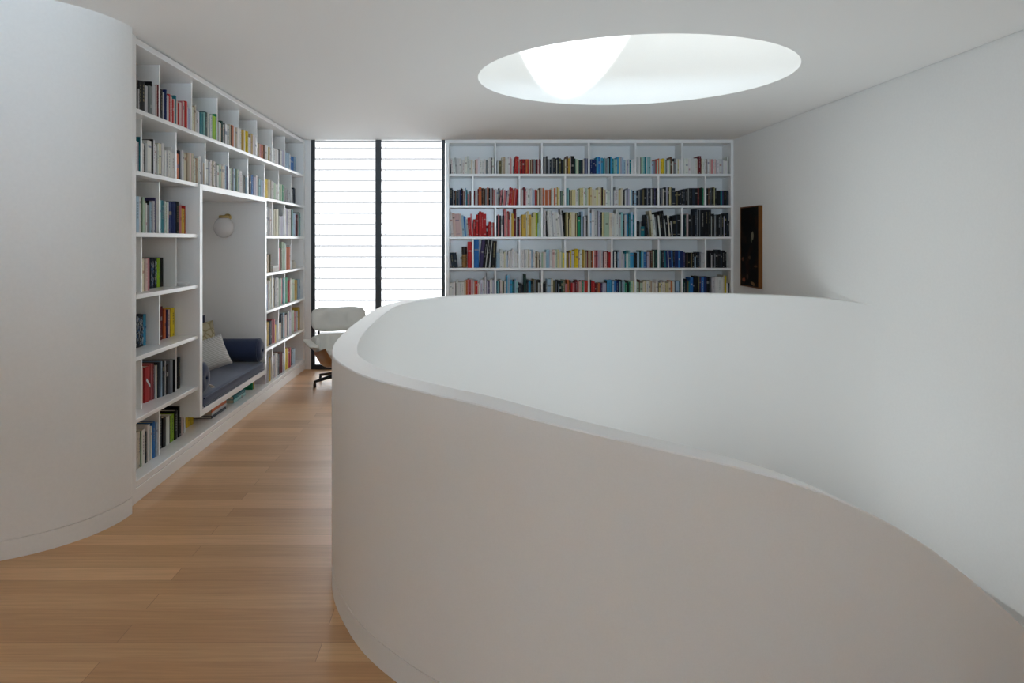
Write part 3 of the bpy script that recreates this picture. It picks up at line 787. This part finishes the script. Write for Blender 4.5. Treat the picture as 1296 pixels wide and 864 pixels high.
# flat stacks below the daybed
def flat_book(px0, px1, X, z0, th, dep, code, label, group):
    d0 = F*-X/(VX-px0); d1 = F*-X/(VX-px1)
    mb = MB(); mp = MB()
    book_geo(mb, mp, th, d1-d0, dep, COL[code][1], random.Random(int(px0*7+z0*100)), None)
    o = mb.build('book', M_book)
    # local x (thickness) -> up, local z (height) -> along +Y, local y (depth) -> -X
    R = Matrix(((0,-1,0,0),(0,0,1,0),(1,0,0,0),(0,0,0,1)))
    if R.determinant() < 0: R = Matrix(((0,-1,0,0),(0,0,1,0),(1,0,0,0),(0,0,0,1)))
    o.matrix_world = Matrix.Translation((X,d0,z0)) @ R
    mp.build('page_block', M_book, o)
    tag(o, label, 'book', group)
flat_book(268.2,286,-2.0,.125,.022,.22,'n','dark book at the bottom of the flat stack below the daybed cushion','books lying flat below the daybed')
flat_book(268.5,287,-2.0,.148,.026,.22,'l','light grey book in the middle of the flat stack below the daybed','books lying flat below the daybed')
flat_book(268.2,286.5,-1.995,.175,.026,.22,'o','orange book on top of the flat stack below the daybed','books lying flat below the daybed')
flat_book(296,311,-2.0,.125,.03,.22,'q','lower pale teal book lying flat below the far part of the daybed','books lying flat below the daybed')
flat_book(296,310.5,-2.0,.156,.028,.22,'T','teal book lying on top of the pale teal one below the daybed','books lying flat below the daybed')

# ------------------------------------------------------------------ back bookcase
bc = empty('bookcase', (1.45,YB,0))
tag(bc, 'white full-height bookcase filling the back wall beside the window', 'bookcase')
def part(name, parent, a, b, mat=M_case, bev=.0015):
    ox, oy, oz = parent.location
    m = MB(); m.box((a[0]-ox,a[1]-oy,a[2]-oz),(b[0]-ox,b[1]-oy,b[2]-oz))
    o = m.build(name, mat, parent)
    if bev: bevel(o, bev, 1)
    return o
xi0, xi1 = (568.6-VX)*YB/F, (924.6-VX)*YB/F
part('side_panel', bc, (XB0,YB-.012,0),(xi0,9.02,CEIL-.001))
part('side_panel', bc, (xi1,YB-.012,0),(XR-.002,9.02,CEIL-.001))
part('top_panel', bc, (xi0,YB-.012,2.665),(xi1,9.02,CEIL-.001))
part('back_panel', bc, (xi0,9.0,0),(xi1,9.02,2.665))
part('plinth', bc, (xi0,YB-.012,0),(xi1,8.74,.072))
for zsh in (2.302,1.932,1.563,1.195,.827,.459,.1):
    part('shelf', bc, (xi0,YB-.008,zsh-.028),(xi1,9.0,zsh))
tops = [2.665,2.302,1.932,1.563,1.195,.827,.459]
for ri, zsh in enumerate((2.302,1.932,1.563,1.195,.827,.459,.1)):
    div = [627,686,745.5,804.5,863.5] if ri % 2 == 0 else [598.5,657.5,715.5,774.5,833.5,893]
    zt = tops[ri] - (.028 if ri else 0)
    for p in div:
        x = (p-VX)*YB/F
        part('divider', bc, (x-.0095,YB+.002,zsh),(x+.0095,9.0,zt), bev=0)

# ------------------------------------------------------------------ left bookcase with the daybed niche
XFc = -1.918; XDv = -2.0; XBk = -2.28
Y0, Y1 = 4.122, 8.700
lb = empty('bookcase', (-2.1,6.4,0))
tag(lb, 'white built-in bookcase along the left wall with a daybed niche', 'bookcase')
NY0, NY1 = 5.255, 7.0        # niche outside
NX = -1.903
nz0, nz1, nt_ = .262, 1.922, .042
NB = -2.62
part('side_panel', lb, (XBk,Y0,0),(XFc,4.278,CEIL-.001))
part('side_panel', lb, (XBk,8.655,0),(XFc,Y1,CEIL-.001))
part('top_panel', lb, (XBk,4.278,2.655),(XFc,8.655,CEIL-.012))
part('back_panel', lb, (XBk-.02,Y0,0),(XBk,NY0,CEIL-.001), bev=0)
part('back_panel', lb, (XBk-.02,NY1,0),(XBk,Y1,CEIL-.001), bev=0)
part('back_panel', lb, (XBk-.02,NY0,nz1),(XBk,NY1,CEIL-.001), bev=0)
part('back_panel', lb, (XBk-.02,NY0,0),(XBk,NY1,nz0), bev=0)
# plinth with a shadow groove
part('plinth', lb, (XFc-.03,Y0,0),(XFc-.001,Y1,.083))
part('plinth', lb, (XFc-.05,Y0,.083),(XFc-.012,Y1,.089), bev=0)
th = .026
for ri, zsh in enumerate(ZL):
    if ri in (0,6):
        tk_ = th if ri == 0 else .036
        part('shelf', lb, (XBk,4.278,zsh-tk_),(XFc,8.655,zsh))
    elif ri == 1:
        part('shelf', lb, (XBk,4.278,zsh-th),(XFc,NY0,zsh))
        part('shelf', lb, (XBk,NY1,zsh-th),(XFc,8.655,zsh))
    else:
        part('shelf', lb, (XBk,4.278,zsh-th),(XFc,NY0,zsh))
        part('shelf', lb, (XBk,NY1,zsh-th),(XFc,8.655,zsh))
zt_ = [2.655]+ZL[:-1]
for ri, zsh in enumerate(ZL):
    top = zt_[ri] - (th if ri else 0)
    dv = odd if ri % 2 == 0 else half
    if ri == 1: dv = half
    for d in dv:
        if ri == 6:
            continue
        if ri >= 2 and d > NY0-.1: continue
        part('divider', lb, (XBk,d-.009,zsh),(XDv,d+.009,top), bev=0)
for d, xf in ((4.80,XDv),(5.359,-2.05),(5.905,-2.05),(6.466,-2.05)):
    part('divider', lb, (XBk,d-.009,ZL[6]),(xf,d+.009, ZL[5]-th if d < 5 else nz0), bev=0)
for ri in range(2,7):
    for d in (odd_r if ri % 2 == 0 else half_r):
        part('divider', lb, (XBk,d-.009,ZL[ri]),(-1.96,d+.009,ZL[ri-1]-th), bev=0)
# niche box, a little proud of the shelves
part('niche_panel', lb, (NB,NY0,nz0),(NX,NY0+.052,nz1))
part('niche_panel', lb, (NB,NY1-.05,nz0),(NX,NY1,nz1))
part('niche_top', lb, (NB,NY0+.052,nz1-nt_),(NX,NY1-.05,nz1))
part('niche_base', lb, (NB,NY0+.052,nz0),(NX,NY1-.05,nz0+.043))
part('niche_back', lb, (NB-.012,NY0,nz0),(NB,NY1,nz1), bev=0)

# ------------------------------------------------------------------ cushions
def cushion_mesh(mb, a, b, c, ex=.35, ez=.5, nu=40, nv=20, M=None, dents=(), flute=0):
    """superellipsoid cushion, half sizes a (x) b (y) c (z = thickness)"""
    def sp(v, e): return math.copysign(abs(v)**e, v)
    vs, fs = [], []
    for j in range(nv+1):
        ph = -PI/2 + PI*j/nv
        for i in range(nu):
            th_ = 2*PI*i/nu
            x = a*sp(math.cos(ph),ez)*sp(math.cos(th_),ex)
            y = b*sp(math.cos(ph),ez)*sp(math.sin(th_),ex)
            z = c*sp(math.sin(ph),1.0)
            for (dx,dy,dr,dd) in dents:
                r2 = ((x-dx)**2+(y-dy)**2)/(dr*dr)
                z *= 1 - dd*math.exp(-r2*2)
            if flute: z *= 1 + .10*math.cos(x*flute)
            vs.append((x,y,z))
    for j in range(nv):
        for i in range(nu):
            i2 = (i+1) % nu
            fs.append((j*nu+i, j*nu+i2, (j+1)*nu+i2, (j+1)*nu+i))
    mb.add(vs, fs, smooth=True, M=M)

def grid_cushion(mb, w, h, t, n=28, p=3.0, M=None, dents=(), mat=0, corner=.0):
    """square pillow: two sheets meeting at the seam"""
    for sgn in (1,-1):
        vs, fs = [], []
        for j in range(n+1):
            for i in range(n+1):
                u = -1+2*i/n; v = -1+2*j/n
                # denser at the rim
                u = math.sin(u*PI/2)*.4+u*.6; v = math.sin(v*PI/2)*.4+v*.6
                k = max(0, (1-abs(u)**p))**.5 * max(0, (1-abs(v)**p))**.5
                # sides pull in between the corners
                pin = 1-corner*(1-v*v) ; pin2 = 1-corner*(1-u*u)
                z = sgn*t/2*k
                for (dx,dy,dr,dd) in dents:
                    z *= 1-dd*math.exp(-2*(((u-dx)/dr)**2+((v-dy)/dr)**2))
                vs.append((u*w/2*pin, v*h/2*pin2, z))
        for j in range(n):
            for i in range(n):
                q = (j*(n+1)+i, j*(n+1)+i+1, (j+1)*(n+1)+i+1, (j+1)*(n+1)+i)
                fs.append(q if sgn > 0 else q[::-1])
        mb.add(vs, fs, smooth=True, M=M, mat=mat)

# seat cushion of the daybed
def soft_block(name, a, b, r, mat, crown=.0, parent=None):
    """rounded upholstered block between corners a and b, its top slightly crowned"""
    x0,y0,z0 = a; x1,y1,z1 = b
    bm = bmesh.new()
    bmesh.ops.create_grid(bm, x_segments=2, y_segments=2, size=1)
    bm.free()
    m = MB(); m.box(a, b)
    me = m.build(name, mat, parent, fix=True)
    bm = bmesh.new(); bm.from_mesh(me.data)
    bmesh.ops.bevel(bm, geom=list(bm.edges), offset=r, segments=5, profile=.5, affect='EDGES')
    bmesh.ops.subdivide_edges(bm, edges=[e for e in bm.edges if e.calc_length() > .15], cuts=14, use_grid_fill=True)
    for v in bm.verts:
        if v.co.z > z1-r*1.1 and crown:
            u = (v.co.x-x0)/(x1-x0)*2-1; w_ = (v.co.y-y0)/(y1-y0)*2-1
            v.co.z += crown*(1-u*u)*(1-w_**4)*(1+.25*math.sin(w_*9+u*3))
    for f in bm.faces: f.smooth = True
    bm.to_mesh(me.data); bm.free()
    return me
CY0, CY1 = NY0+.058, NY1-.056
cu = soft_block('daybed_cushion', (NB+.01,CY0,nz0+.046),(-1.908,CY1,.385), .03, M_velvet, .02)
tag(cu, 'long blue velvet seat cushion lying in the bookcase niche', 'cushion')
mb = MB()
mb.tube([(-1.905,CY0+.03,.376),(-1.905,(CY0+CY1)/2,.380),(-1.905,CY1-.03,.376)], .0055, 8)
mb.tube([(-1.905,CY0+.03,.317),(-1.905,CY1-.03,.317)], .0045, 8)
mb.build('piping', M_velvet, cu)

def bolster(yc, x1, rad, label, tassel=False):
    e = empty('bolster', (x1,yc,.398+rad))
    tag(e, label, 'bolster', None)
    m = MB(); L = x1-(NB+.015)
    prof = [(0,0),(rad*.35,.010),(rad*.72,.006),(rad*.95,-.012),(rad,-.035)]
    prof += [(rad*(1-.012*math.sin(PI*k/12)), -.035-(L-.07)*k/12) for k in range(1,13)]
    prof += [(rad*.95,-L+.012),(rad*.7,-L+.0),(0,-L)]
    R = Matrix.Rotation(PI/2,4,'Y')
    m.lathe([(max(r,.0005), z) for r,z in prof], 40, M=R)
    m.build('bolster_body', M_velvet, e)
    m = MB()
    for xx in (-.022, -L+.03):
        m.tube([(xx, rad*.985*math.cos(2*PI*k/40), rad*.985*math.sin(2*PI*k/40)) for k in range(41)], .005, 8, cap=False)
    m.build('piping', M_velvet, e)
    m = MB(); m.lathe([(.0005,.0),(.012,.002),(.014,.008),(.008,.014),(.0005,.016)], 20, M=Matrix.Translation((.006,0,0)) @ R)
    m.build('button', M_velvet, e)
    if tassel:
        m = MB()
        for k in range(7):
            yy = rad + .004 + .004*k
            m.tube([(-.02,rad*.8,-rad*.55),(-.012+.003*k,rad+.01,-rad+.035),(.0+.002*k,rad+.025+.005*k,-rad+.012)], .003, 6)
        m.build('tassel', simple('pale_cord', (.62,.62,.60), .8), e)
    return e
bolster(NY1-.05-.118, -1.905, .108, 'blue velvet bolster at the far end of the daybed')
bolster(NY0+.052+.122, -1.925, .112, 'blue velvet bolster with pale tassel at the near end of the daybed', True)

def lin_pattern(name, c1, c2, scale, kind):
    m, nt, b = new_mat(name)
    N = nt.nodes.new; L = nt.links.new
    tc = N('ShaderNodeTexCoord')
    if kind == 'weave':
        t = N('ShaderNodeTexWave'); t.wave_type = 'BANDS'; t.bands_direction = 'DIAGONAL'; t.inputs['Scale'].default_value = scale; t.inputs['Distortion'].default_value = 1.2; t.inputs['Detail Scale'].default_value = 3
        out = t.outputs['Fac']
    else:
        t = N('ShaderNodeTexVoronoi'); t.inputs['Scale'].default_value = scale; t.feature = 'DISTANCE_TO_EDGE'
        out = t.outputs['Distance']
    L(tc.outputs['Object'], t.inputs['Vector'])
    r = N('ShaderNodeValToRGB'); e = r.color_ramp.elements
    e[0].color = (*c1,1); e[1].color = (*c2,1)
    e[0].position = .0 if kind != 'weave' else .3; e[1].position = .12 if kind != 'weave' else .7
    L(out, r.inputs[0]); L(r.outputs[0], b.inputs['Base Color']); b.inputs['Roughness'].default_value = .9
    return m
M_weave = lin_pattern('pale_grey_weave', (.50,.50,.48), (.66,.66,.65), 28, 'weave')
M_floral = lin_pattern('beige_leaf_print', (.30,.25,.13), (.52,.47,.33), 14, 'v')

def pillow(loc, w, h, t, az, tilt, roll, mat, label):
    m = MB()
    grid_cushion(m, w, h, t, M=None, corner=.05)
    o = m.build('throw_pillow', mat, fix=True)
    # local z = face normal; az is the compass heading the face looks to, tilt leans it back
    n = Vector((math.cos(az)*math.cos(tilt), math.sin(az)*math.cos(tilt), math.sin(tilt)))
    up = Vector((0,0,1)); x = up.cross(n).normalized(); y = n.cross(x).normalized()
    R = Matrix((x,y,n)).transposed().to_4x4()
    o.matrix_world = Matrix.Translation(loc) @ R @ Matrix.Rotation(roll,4,'Z')
    # piping round the seam
    mp = MB()
    pts = []
    for k in range(81):
        s_ = k/80*4; q = int(s_) % 4; f = s_-int(s_); g = -1+2*f
        p = [(g,-1),(1,g),(-g,1),(-1,-g)][q]
        pin = 1-.05*(1-p[1]**2); pin2 = 1-.05*(1-p[0]**2)
        pts.append((p[0]*w/2*pin, p[1]*h/2*pin2, 0))
    mp.tube(pts, .004, 6, cap=False)
    mp.build('piping', mat, o)
    return tag(o, label, 'pillow')
A_ = math.radians
pillow((-2.205,6.26,.55), .34,.27,.12, A_(-58), A_(24), A_(15), M_weave, 'pale grey woven pillow leaning in front on the blue daybed')
pillow((-2.36,6.44,.60), .36,.39,.12, A_(-50), A_(14), A_(6), M_floral, 'beige leaf print pillow behind the pale grey one on the daybed')
pillow((-2.485,6.52,.63), .40,.43,.10, A_(-40), A_(10), A_(0), M_velvet, 'dark blue pillow standing at the back of the daybed')

# wall lamp in the niche
sc_ = empty('wall_lamp', (-2.255,NY1-.05,1.735))
tag(sc_, 'round opal glass wall lamp with brass cap on niche end panel', 'wall lamp')
m = MB(); m.lathe([(.0005,-.192),(.03,-.187),(.055,-.173),(.075,-.15),(.088,-.122),(.092,-.095),(.088,-.066),(.075,-.038),(.055,-.016),(.035,-.006),(.0005,-.004)], 40, M=Matrix.Translation((0,-.115,0)))
m.build('globe', M_globe, sc_)
m = MB(); m.lathe([(.0005,-.010),(.040,-.010),(.044,-.006),(.044,.012),(.040,.016),(.0005,.016)], 32, M=Matrix.Translation((0,-.115,0)))
m.build('cap', M_brass, sc_)
m = MB(); m.tube([(0,-.115,.006),(0,0,.006)], .009, 12); m.lathe([(.0005,0),(.035,0),(.035,.012),(.0005,.012)], 24, M=Matrix.Rotation(PI/2,4,'X'))
m.build('bracket', M_brass, sc_)

# small things on the shelves
m = MB(); m.lathe([(.0005,0),(.030,0),(.046,.010),(.055,.022),(.051,.022),(.040,.010),(.0005,.006)], 28)
o = m.build('dish', M_cer); o.location = (-2.0,5.17,1.205)
tag(o, 'small white dish on the fourth row shelf beside the niche', 'dish')
e = empty('box', (-2.0,7.495,1.205)); tag(e, 'small pale box lying on the shelf right of the daybed', 'box')
m = MB(); m.box((-.055,-.11,0),(.055,.11,.042)); bevel(m.build('box_body', simple('pale_card', (.66,.60,.55), .7), e), .003)
m = MB(); m.box((-.058,-.113,.036),(.058,.113,.058)); bevel(m.build('lid', simple('white_card', (.72,.71,.69), .7), e), .003)
m = MB(); m.lathe([(.0005,0),(.030,0),(.034,.01),(.036,.04),(.028,.062),(.016,.072),(.018,.085),(.022,.09),(.014,.09),(.0005,.08)], 24)
o = m.build('vase', simple('beige_stoneware', (.55,.50,.42), .6)); o.location = (-1.975,8.36,1.205)
tag(o, 'little beige vase at the far end of the fourth row shelf', 'vase')
# ridged wooden box and lid standing between the navy and the red books of the back case
bxX = (587.6-VX)*pm
e = empty('wooden_box', (bxX,YS+.06,1.195)); tag(e, 'small ridged tan box with dark lid beside the red book, back bookcase', 'box')
m = MB()
pr = [(.0005,0),(.026,0)]
for k in range(5):
    z = .005+k*.030; pr += [(.030,z),(.031,z+.012),(.030,z+.024),(.026,z+.028)]
pr += [(.029,.158),(.0005,.158)]
m.lathe(pr, 24); m.build('ridged_body', M_tan, e)
m = MB(); m.lathe([(.0005,.158),(.031,.158),(.032,.164),(.031,.235),(.032,.240),(.032,.250),(.0005,.252)], 24); m.build('lid', simple('dark_lid', (.03,.022,.016), .45), e)
m = MB(); m.lathe([(.0005,-.012),(.009,-.008),(.012,0),(.009,.008),(.0005,.012)], 16, M=Matrix.Translation((-.041,-.01,.115)))
m.build('knob', simple('pale_knob', (.5,.36,.26), .4), e)

# ------------------------------------------------------------------ framed picture on the right wall
e = empty('painting', (XR-.021,8.115,1.45)); tag(e, 'dark still life painting in an orange brown frame on right wall', 'painting')
hy, hz, t_ = .265, .443, .021
m = MB()
fw = .012
m.box((-t_,-hy,-hz),(t_-.001,-hy+fw,hz)); m.box((-t_,hy-fw,-hz),(t_-.001,hy,hz))
m.box((-t_,-hy+fw,-hz),(t_-.001,hy-fw,-hz+fw)); m.box((-t_,-hy+fw,hz-fw),(t_-.001,hy-fw,hz))
m.build('frame', M_frame, e)
m = MB(); m.box((-t_+.004,-hy+fw,-hz+fw),(t_-.003,hy-fw,hz-fw)); cv = m.build('canvas', M_paint, e)
m = MB()
def blob(y, z, ry, rz, c, rot=0):
    vs = []
    n = 18
    for k in range(n):
        a = 2*PI*k/n; yy = ry*math.cos(a); zz = rz*math.sin(a)*(1+.15*math.cos(3*a))
        vs.append((-t_+.0035, y+yy*math.cos(rot)-zz*math.sin(rot), z+yy*math.sin(rot)+zz*math.cos(rot)))
    m.add(vs, [tuple(range(n))], c)
blob(-.08,.12,.035,.045,(.20,.19,.13)); blob(-.055,.075,.022,.03,(.10,.11,.06)); blob(.20,-.14,.03,.022,(.12,.03,.012)); blob(.0,-.12,.035,.02,(.06,.025,.01))
blob(.17,-.37,.045,.022,(.20,.05,.02)); blob(-.09,-.40,.06,.018,(.22,.12,.05),.2); blob(.06,-.33,.03,.03,(.05,.02,.012)); blob(-.17,-.21,.05,.012,(.08,.03,.01))
m.build('painted_fruit', M_book, cv)

# ------------------------------------------------------------------ lounge chair by the window
ch = empty('lounge_chair', (-1.375,7.98,0), A_(24))
tag(ch, 'white leather lounge chair with wooden shell by the tall window', 'chair')
def shell(name, w, h, bend, M, mat, th=.012, n=18, pw=2.4):
    """bent plywood sheet, w across x, h along y, curved forward at the sides"""
    m = MB()
    vs, fs = [], []
    for sgn in (0,1):
        for j in range(n+1):
            for i in range(n+1):
                u = -1+2*i/n; v = -1+2*j/n
                # rounded corners
                cu_ = 1-.10*abs(v)**6
                x = u*w/2*cu_; y = v*h/2*(1-.10*abs(u)**6)
                z = bend*(abs(u)**pw) + .4*bend*(abs(v)**3)*(.3 if pw > 3 else 1) - sgn*th
                vs.append((x,y,z))
    N1 = (n+1)*(n+1)
    for j in range(n):
        for i in range(n):
            a = j*(n+1)+i
            fs.append((a,a+1,a+n+2,a+n+1)); fs.append((N1+a,N1+a+n+1,N1+a+n+2,N1+a+1))
    rim = [j for j in range(n+1)] + [k*(n+1)+n for k in range(1,n+1)] + [n*(n+1)+k for k in range(n-1,-1,-1)] + [k*(n+1) for k in range(n-1,0,-1)]
    for a, b in zip(rim, rim[1:]+rim[:1]): fs.append((a,N1+a,N1+b,b))
    m.add(vs, fs, smooth=True, M=M)
    return m.build(name, mat, ch)
def chair_cushion(name, w, h, t, M, bend=.03, flute=0, dents=(), rnd_=.14):
    m = MB()
    n, nv = 44, 28
    for sgn in (1,-1):
        vs, fs = [], []
        for j in range(nv+1):
            for i in range(n+1):
                u = math.sin((-1+2*i/n)*PI/2); v = math.sin((-1+2*j/nv)*PI/2)
                k = max(0,1-abs(u)**5)**.45*max(0,1-abs(v)**4)**.45
                z = sgn*t/2*k
                if sgn > 0:
                    if flute: z *= 1-.16*abs(math.cos((u*.5+.5)*PI*flute))**6
                    for (dx,dy,dr,dd) in dents: z *= 1-dd*math.exp(-(((u-dx)*w)**2+((v-dy)*h)**2)/(dr*dr)) - dd*.35*math.exp(-((u-dx)*w/(dr*.35))**2)*math.exp(-((v-dy)*h/(dr*2.2))**2)
                sq = 1-rnd_*.5*abs(v)**3; sq2 = 1-rnd_*abs(u)**5
                vs.append((u*w/2*sq, v*h/2*sq2, z+bend*abs(u)**2.4))
        for j in range(nv):
            for i in range(n):
                q = (j*(n+1)+i, j*(n+1)+i+1, (j+1)*(n+1)+i+1, (j+1)*(n+1)+i)
                fs.append(q if sgn > 0 else q[::-1])
        m.add(vs, fs, smooth=True, M=M)
    return m.build(name, M_leather, ch, fix=True)
# chair faces -Y; frames: local z = towards the sitter, local y = up the back
def frame_at(loc, lean):
    # z axis points to -Y and up by lean
    z = Vector((0,-math.cos(lean),math.sin(lean))); x = Vector((1,0,0)); y = z.cross(x)
    return Matrix.Translation(loc) @ Matrix((x,y,z)).transposed().to_4x4()
Mh = frame_at((0,.10,.662), A_(12))
chair_cushion('headrest_cushion', .605,.265,.13, Mh, .035, dents=((-.36,0,.10,.42),(.36,0,.10,.42)), rnd_=.20)
shell('headrest_shell', .54,.21,.03, Mh @ Matrix.Translation((0,0,-.08)), M_walnut)
Mb = frame_at((0,.02,.385), A_(22))
chair_cushion('backrest_cushion', .56,.27,.11, Mb, .05, flute=9)
shell('backrest_shell', .56,.27,.06, Mb @ Matrix.Translation((0,0,-.07)), M_walnut)
Ms = Matrix.Translation((0,-.24,.30)) @ Matrix.Rotation(A_(-10),4,'X')
chair_cushion('seat_cushion', .52,.50,.13, Ms, .04, dents=((-.3,0,.08,.25),(.3,0,.08,.25)))
shell('seat_shell', .60,.54,.17, Ms @ Matrix.Translation((0,0,-.10)), M_walnut, pw=5.0)
for s_ in (-1,1):
    m = MB()
    cushion_mesh(m, .055,.17,.019, M=Matrix.Translation((s_*.355,-.16,.445)) @ Matrix.Rotation(A_(6),4,'X') @ Matrix.Rotation(s_*A_(-8),4,'Y'))
    m.build('armrest', M_leather, ch)
    m = MB()
    cushion_mesh(m, .035,.13,.075, ex=.5, ez=.6, M=Matrix.Translation((s_*.295,-.12,.435)))
    m.build('side_cushion', M_leather, ch)
    m = MB(); m.tube([(s_*.352,-.06,.425),(s_*.335,.02,.40),(s_*.29,.07,.36)], .012, 10); m.build('arm_bracket', M_black, ch)
    m = MB(); m.tube([(s_*.2,.165,.575),(s_*.2,.125,.40)], .012, 8); m.build('back_strut', M_black, ch)
m = MB(); m.tube([(0,-.14,.085),(0,-.14,.235)], [.03,.026], 16); m.tube([(0,-.14,.225),(0,-.14,.245)], .12, 24); m.build('column', M_black, ch)
for k in range(5):
    a = A_(123+72*k)
    dx, dy = math.cos(a), math.sin(a)
    m = MB()
    m.tube([(.02*dx,-.14+.02*dy,.10),(.17*dx,-.14+.17*dy,.088),(.325*dx,-.14+.325*dy,.062),(.345*dx,-.14+.345*dy,.058)], [.024,.020,.014,.012], 10)
    lg = m.build('leg', M_black, ch)
    m = MB(); m.lathe([(.0005,0),(.016,0),(.016,.03),(.010,.058),(.0005,.06)], 14, M=Matrix.Translation((.337*dx,-.14+.337*dy,0)))
    m.build('glide', M_black, lg)

# ------------------------------------------------------------------ light
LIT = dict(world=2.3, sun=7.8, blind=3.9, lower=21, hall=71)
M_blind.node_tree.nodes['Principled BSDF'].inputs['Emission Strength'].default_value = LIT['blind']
wd = bpy.data.worlds.new('daylight'); SC.world = wd; wd.use_nodes = True
bg = wd.node_tree.nodes['Background']
bg.inputs['Color'].default_value = (.86,.945,1,1); bg.inputs['Strength'].default_value = LIT['world']
sun = bpy.data.lights.new('sun', 'SUN'); sun.energy = LIT['sun']; sun.angle = A_(.53); sun.color = (.94,.985,1)
so = bpy.data.objects.new('sun', sun); C.objects.link(so)
az = A_(19); el = A_(60)
dv = Vector((-math.sin(az)*math.cos(el), math.cos(az)*math.cos(el), -math.sin(el)))
so.rotation_euler = dv.to_track_quat('-Z','Y').to_euler()
def area(name, loc, direction, sx, sy, watts, col=(1,1,1), spread=180, shape='RECTANGLE', portal=False):
    l = bpy.data.lights.new(name, 'AREA'); l.shape = shape; l.size = sx; l.size_y = sy; l.energy = watts; l.color = col
    l.spread = A_(spread); l.cycles.is_portal = portal
    o = bpy.data.objects.new(name, l); C.objects.link(o); o.location = loc
    o.rotation_euler = Vector(direction).to_track_quat('-Z','Y').to_euler()
    return o
area('skylight_portal', (SX,SY,CEIL+SH), (0,0,-1), SR*2.1, SR*2.1, 1, portal=True)
# added unseen uplight in the well, brightening the ceiling and right wall
area('added_well_uplight', (1.2,5.1,-.95), (0,0,1), 1.8, 1.8, LIT['lower'], (.90,.97,1), 165, 'DISK')
# added unseen fill behind the camera, aimed over the parapet at ceiling and bookcases
area('added_hall_fill', (-.3,-2.6,2.1), (.02,.9,.35), 4.0, .5, LIT['hall'], (.745,.965,1.16), 70)

# ------------------------------------------------------------------ camera
cd = bpy.data.cameras.new('camera'); cam = bpy.data.objects.new('camera', cd); C.objects.link(cam)
cam.location = (0,0,EYE); cam.rotation_euler = (PI/2,0,0)
cd.sensor_width = 36; cd.lens = F/1296*36
cd.shift_x = (648-VX)/1296; cd.shift_y = -(432-VY)/1296
cd.clip_start = .05; cd.clip_end = 100
SC.camera = cam
SC.view_settings.view_transform = 'Standard'; SC.view_settings.look = 'None'
SC.view_settings.gamma = 1; SC.view_settings.use_curve_mapping = False
SC.view_settings.exposure = 0.0
SC.cycles.max_bounces = 14; SC.cycles.diffuse_bounces = 10; SC.cycles.use_denoising = True
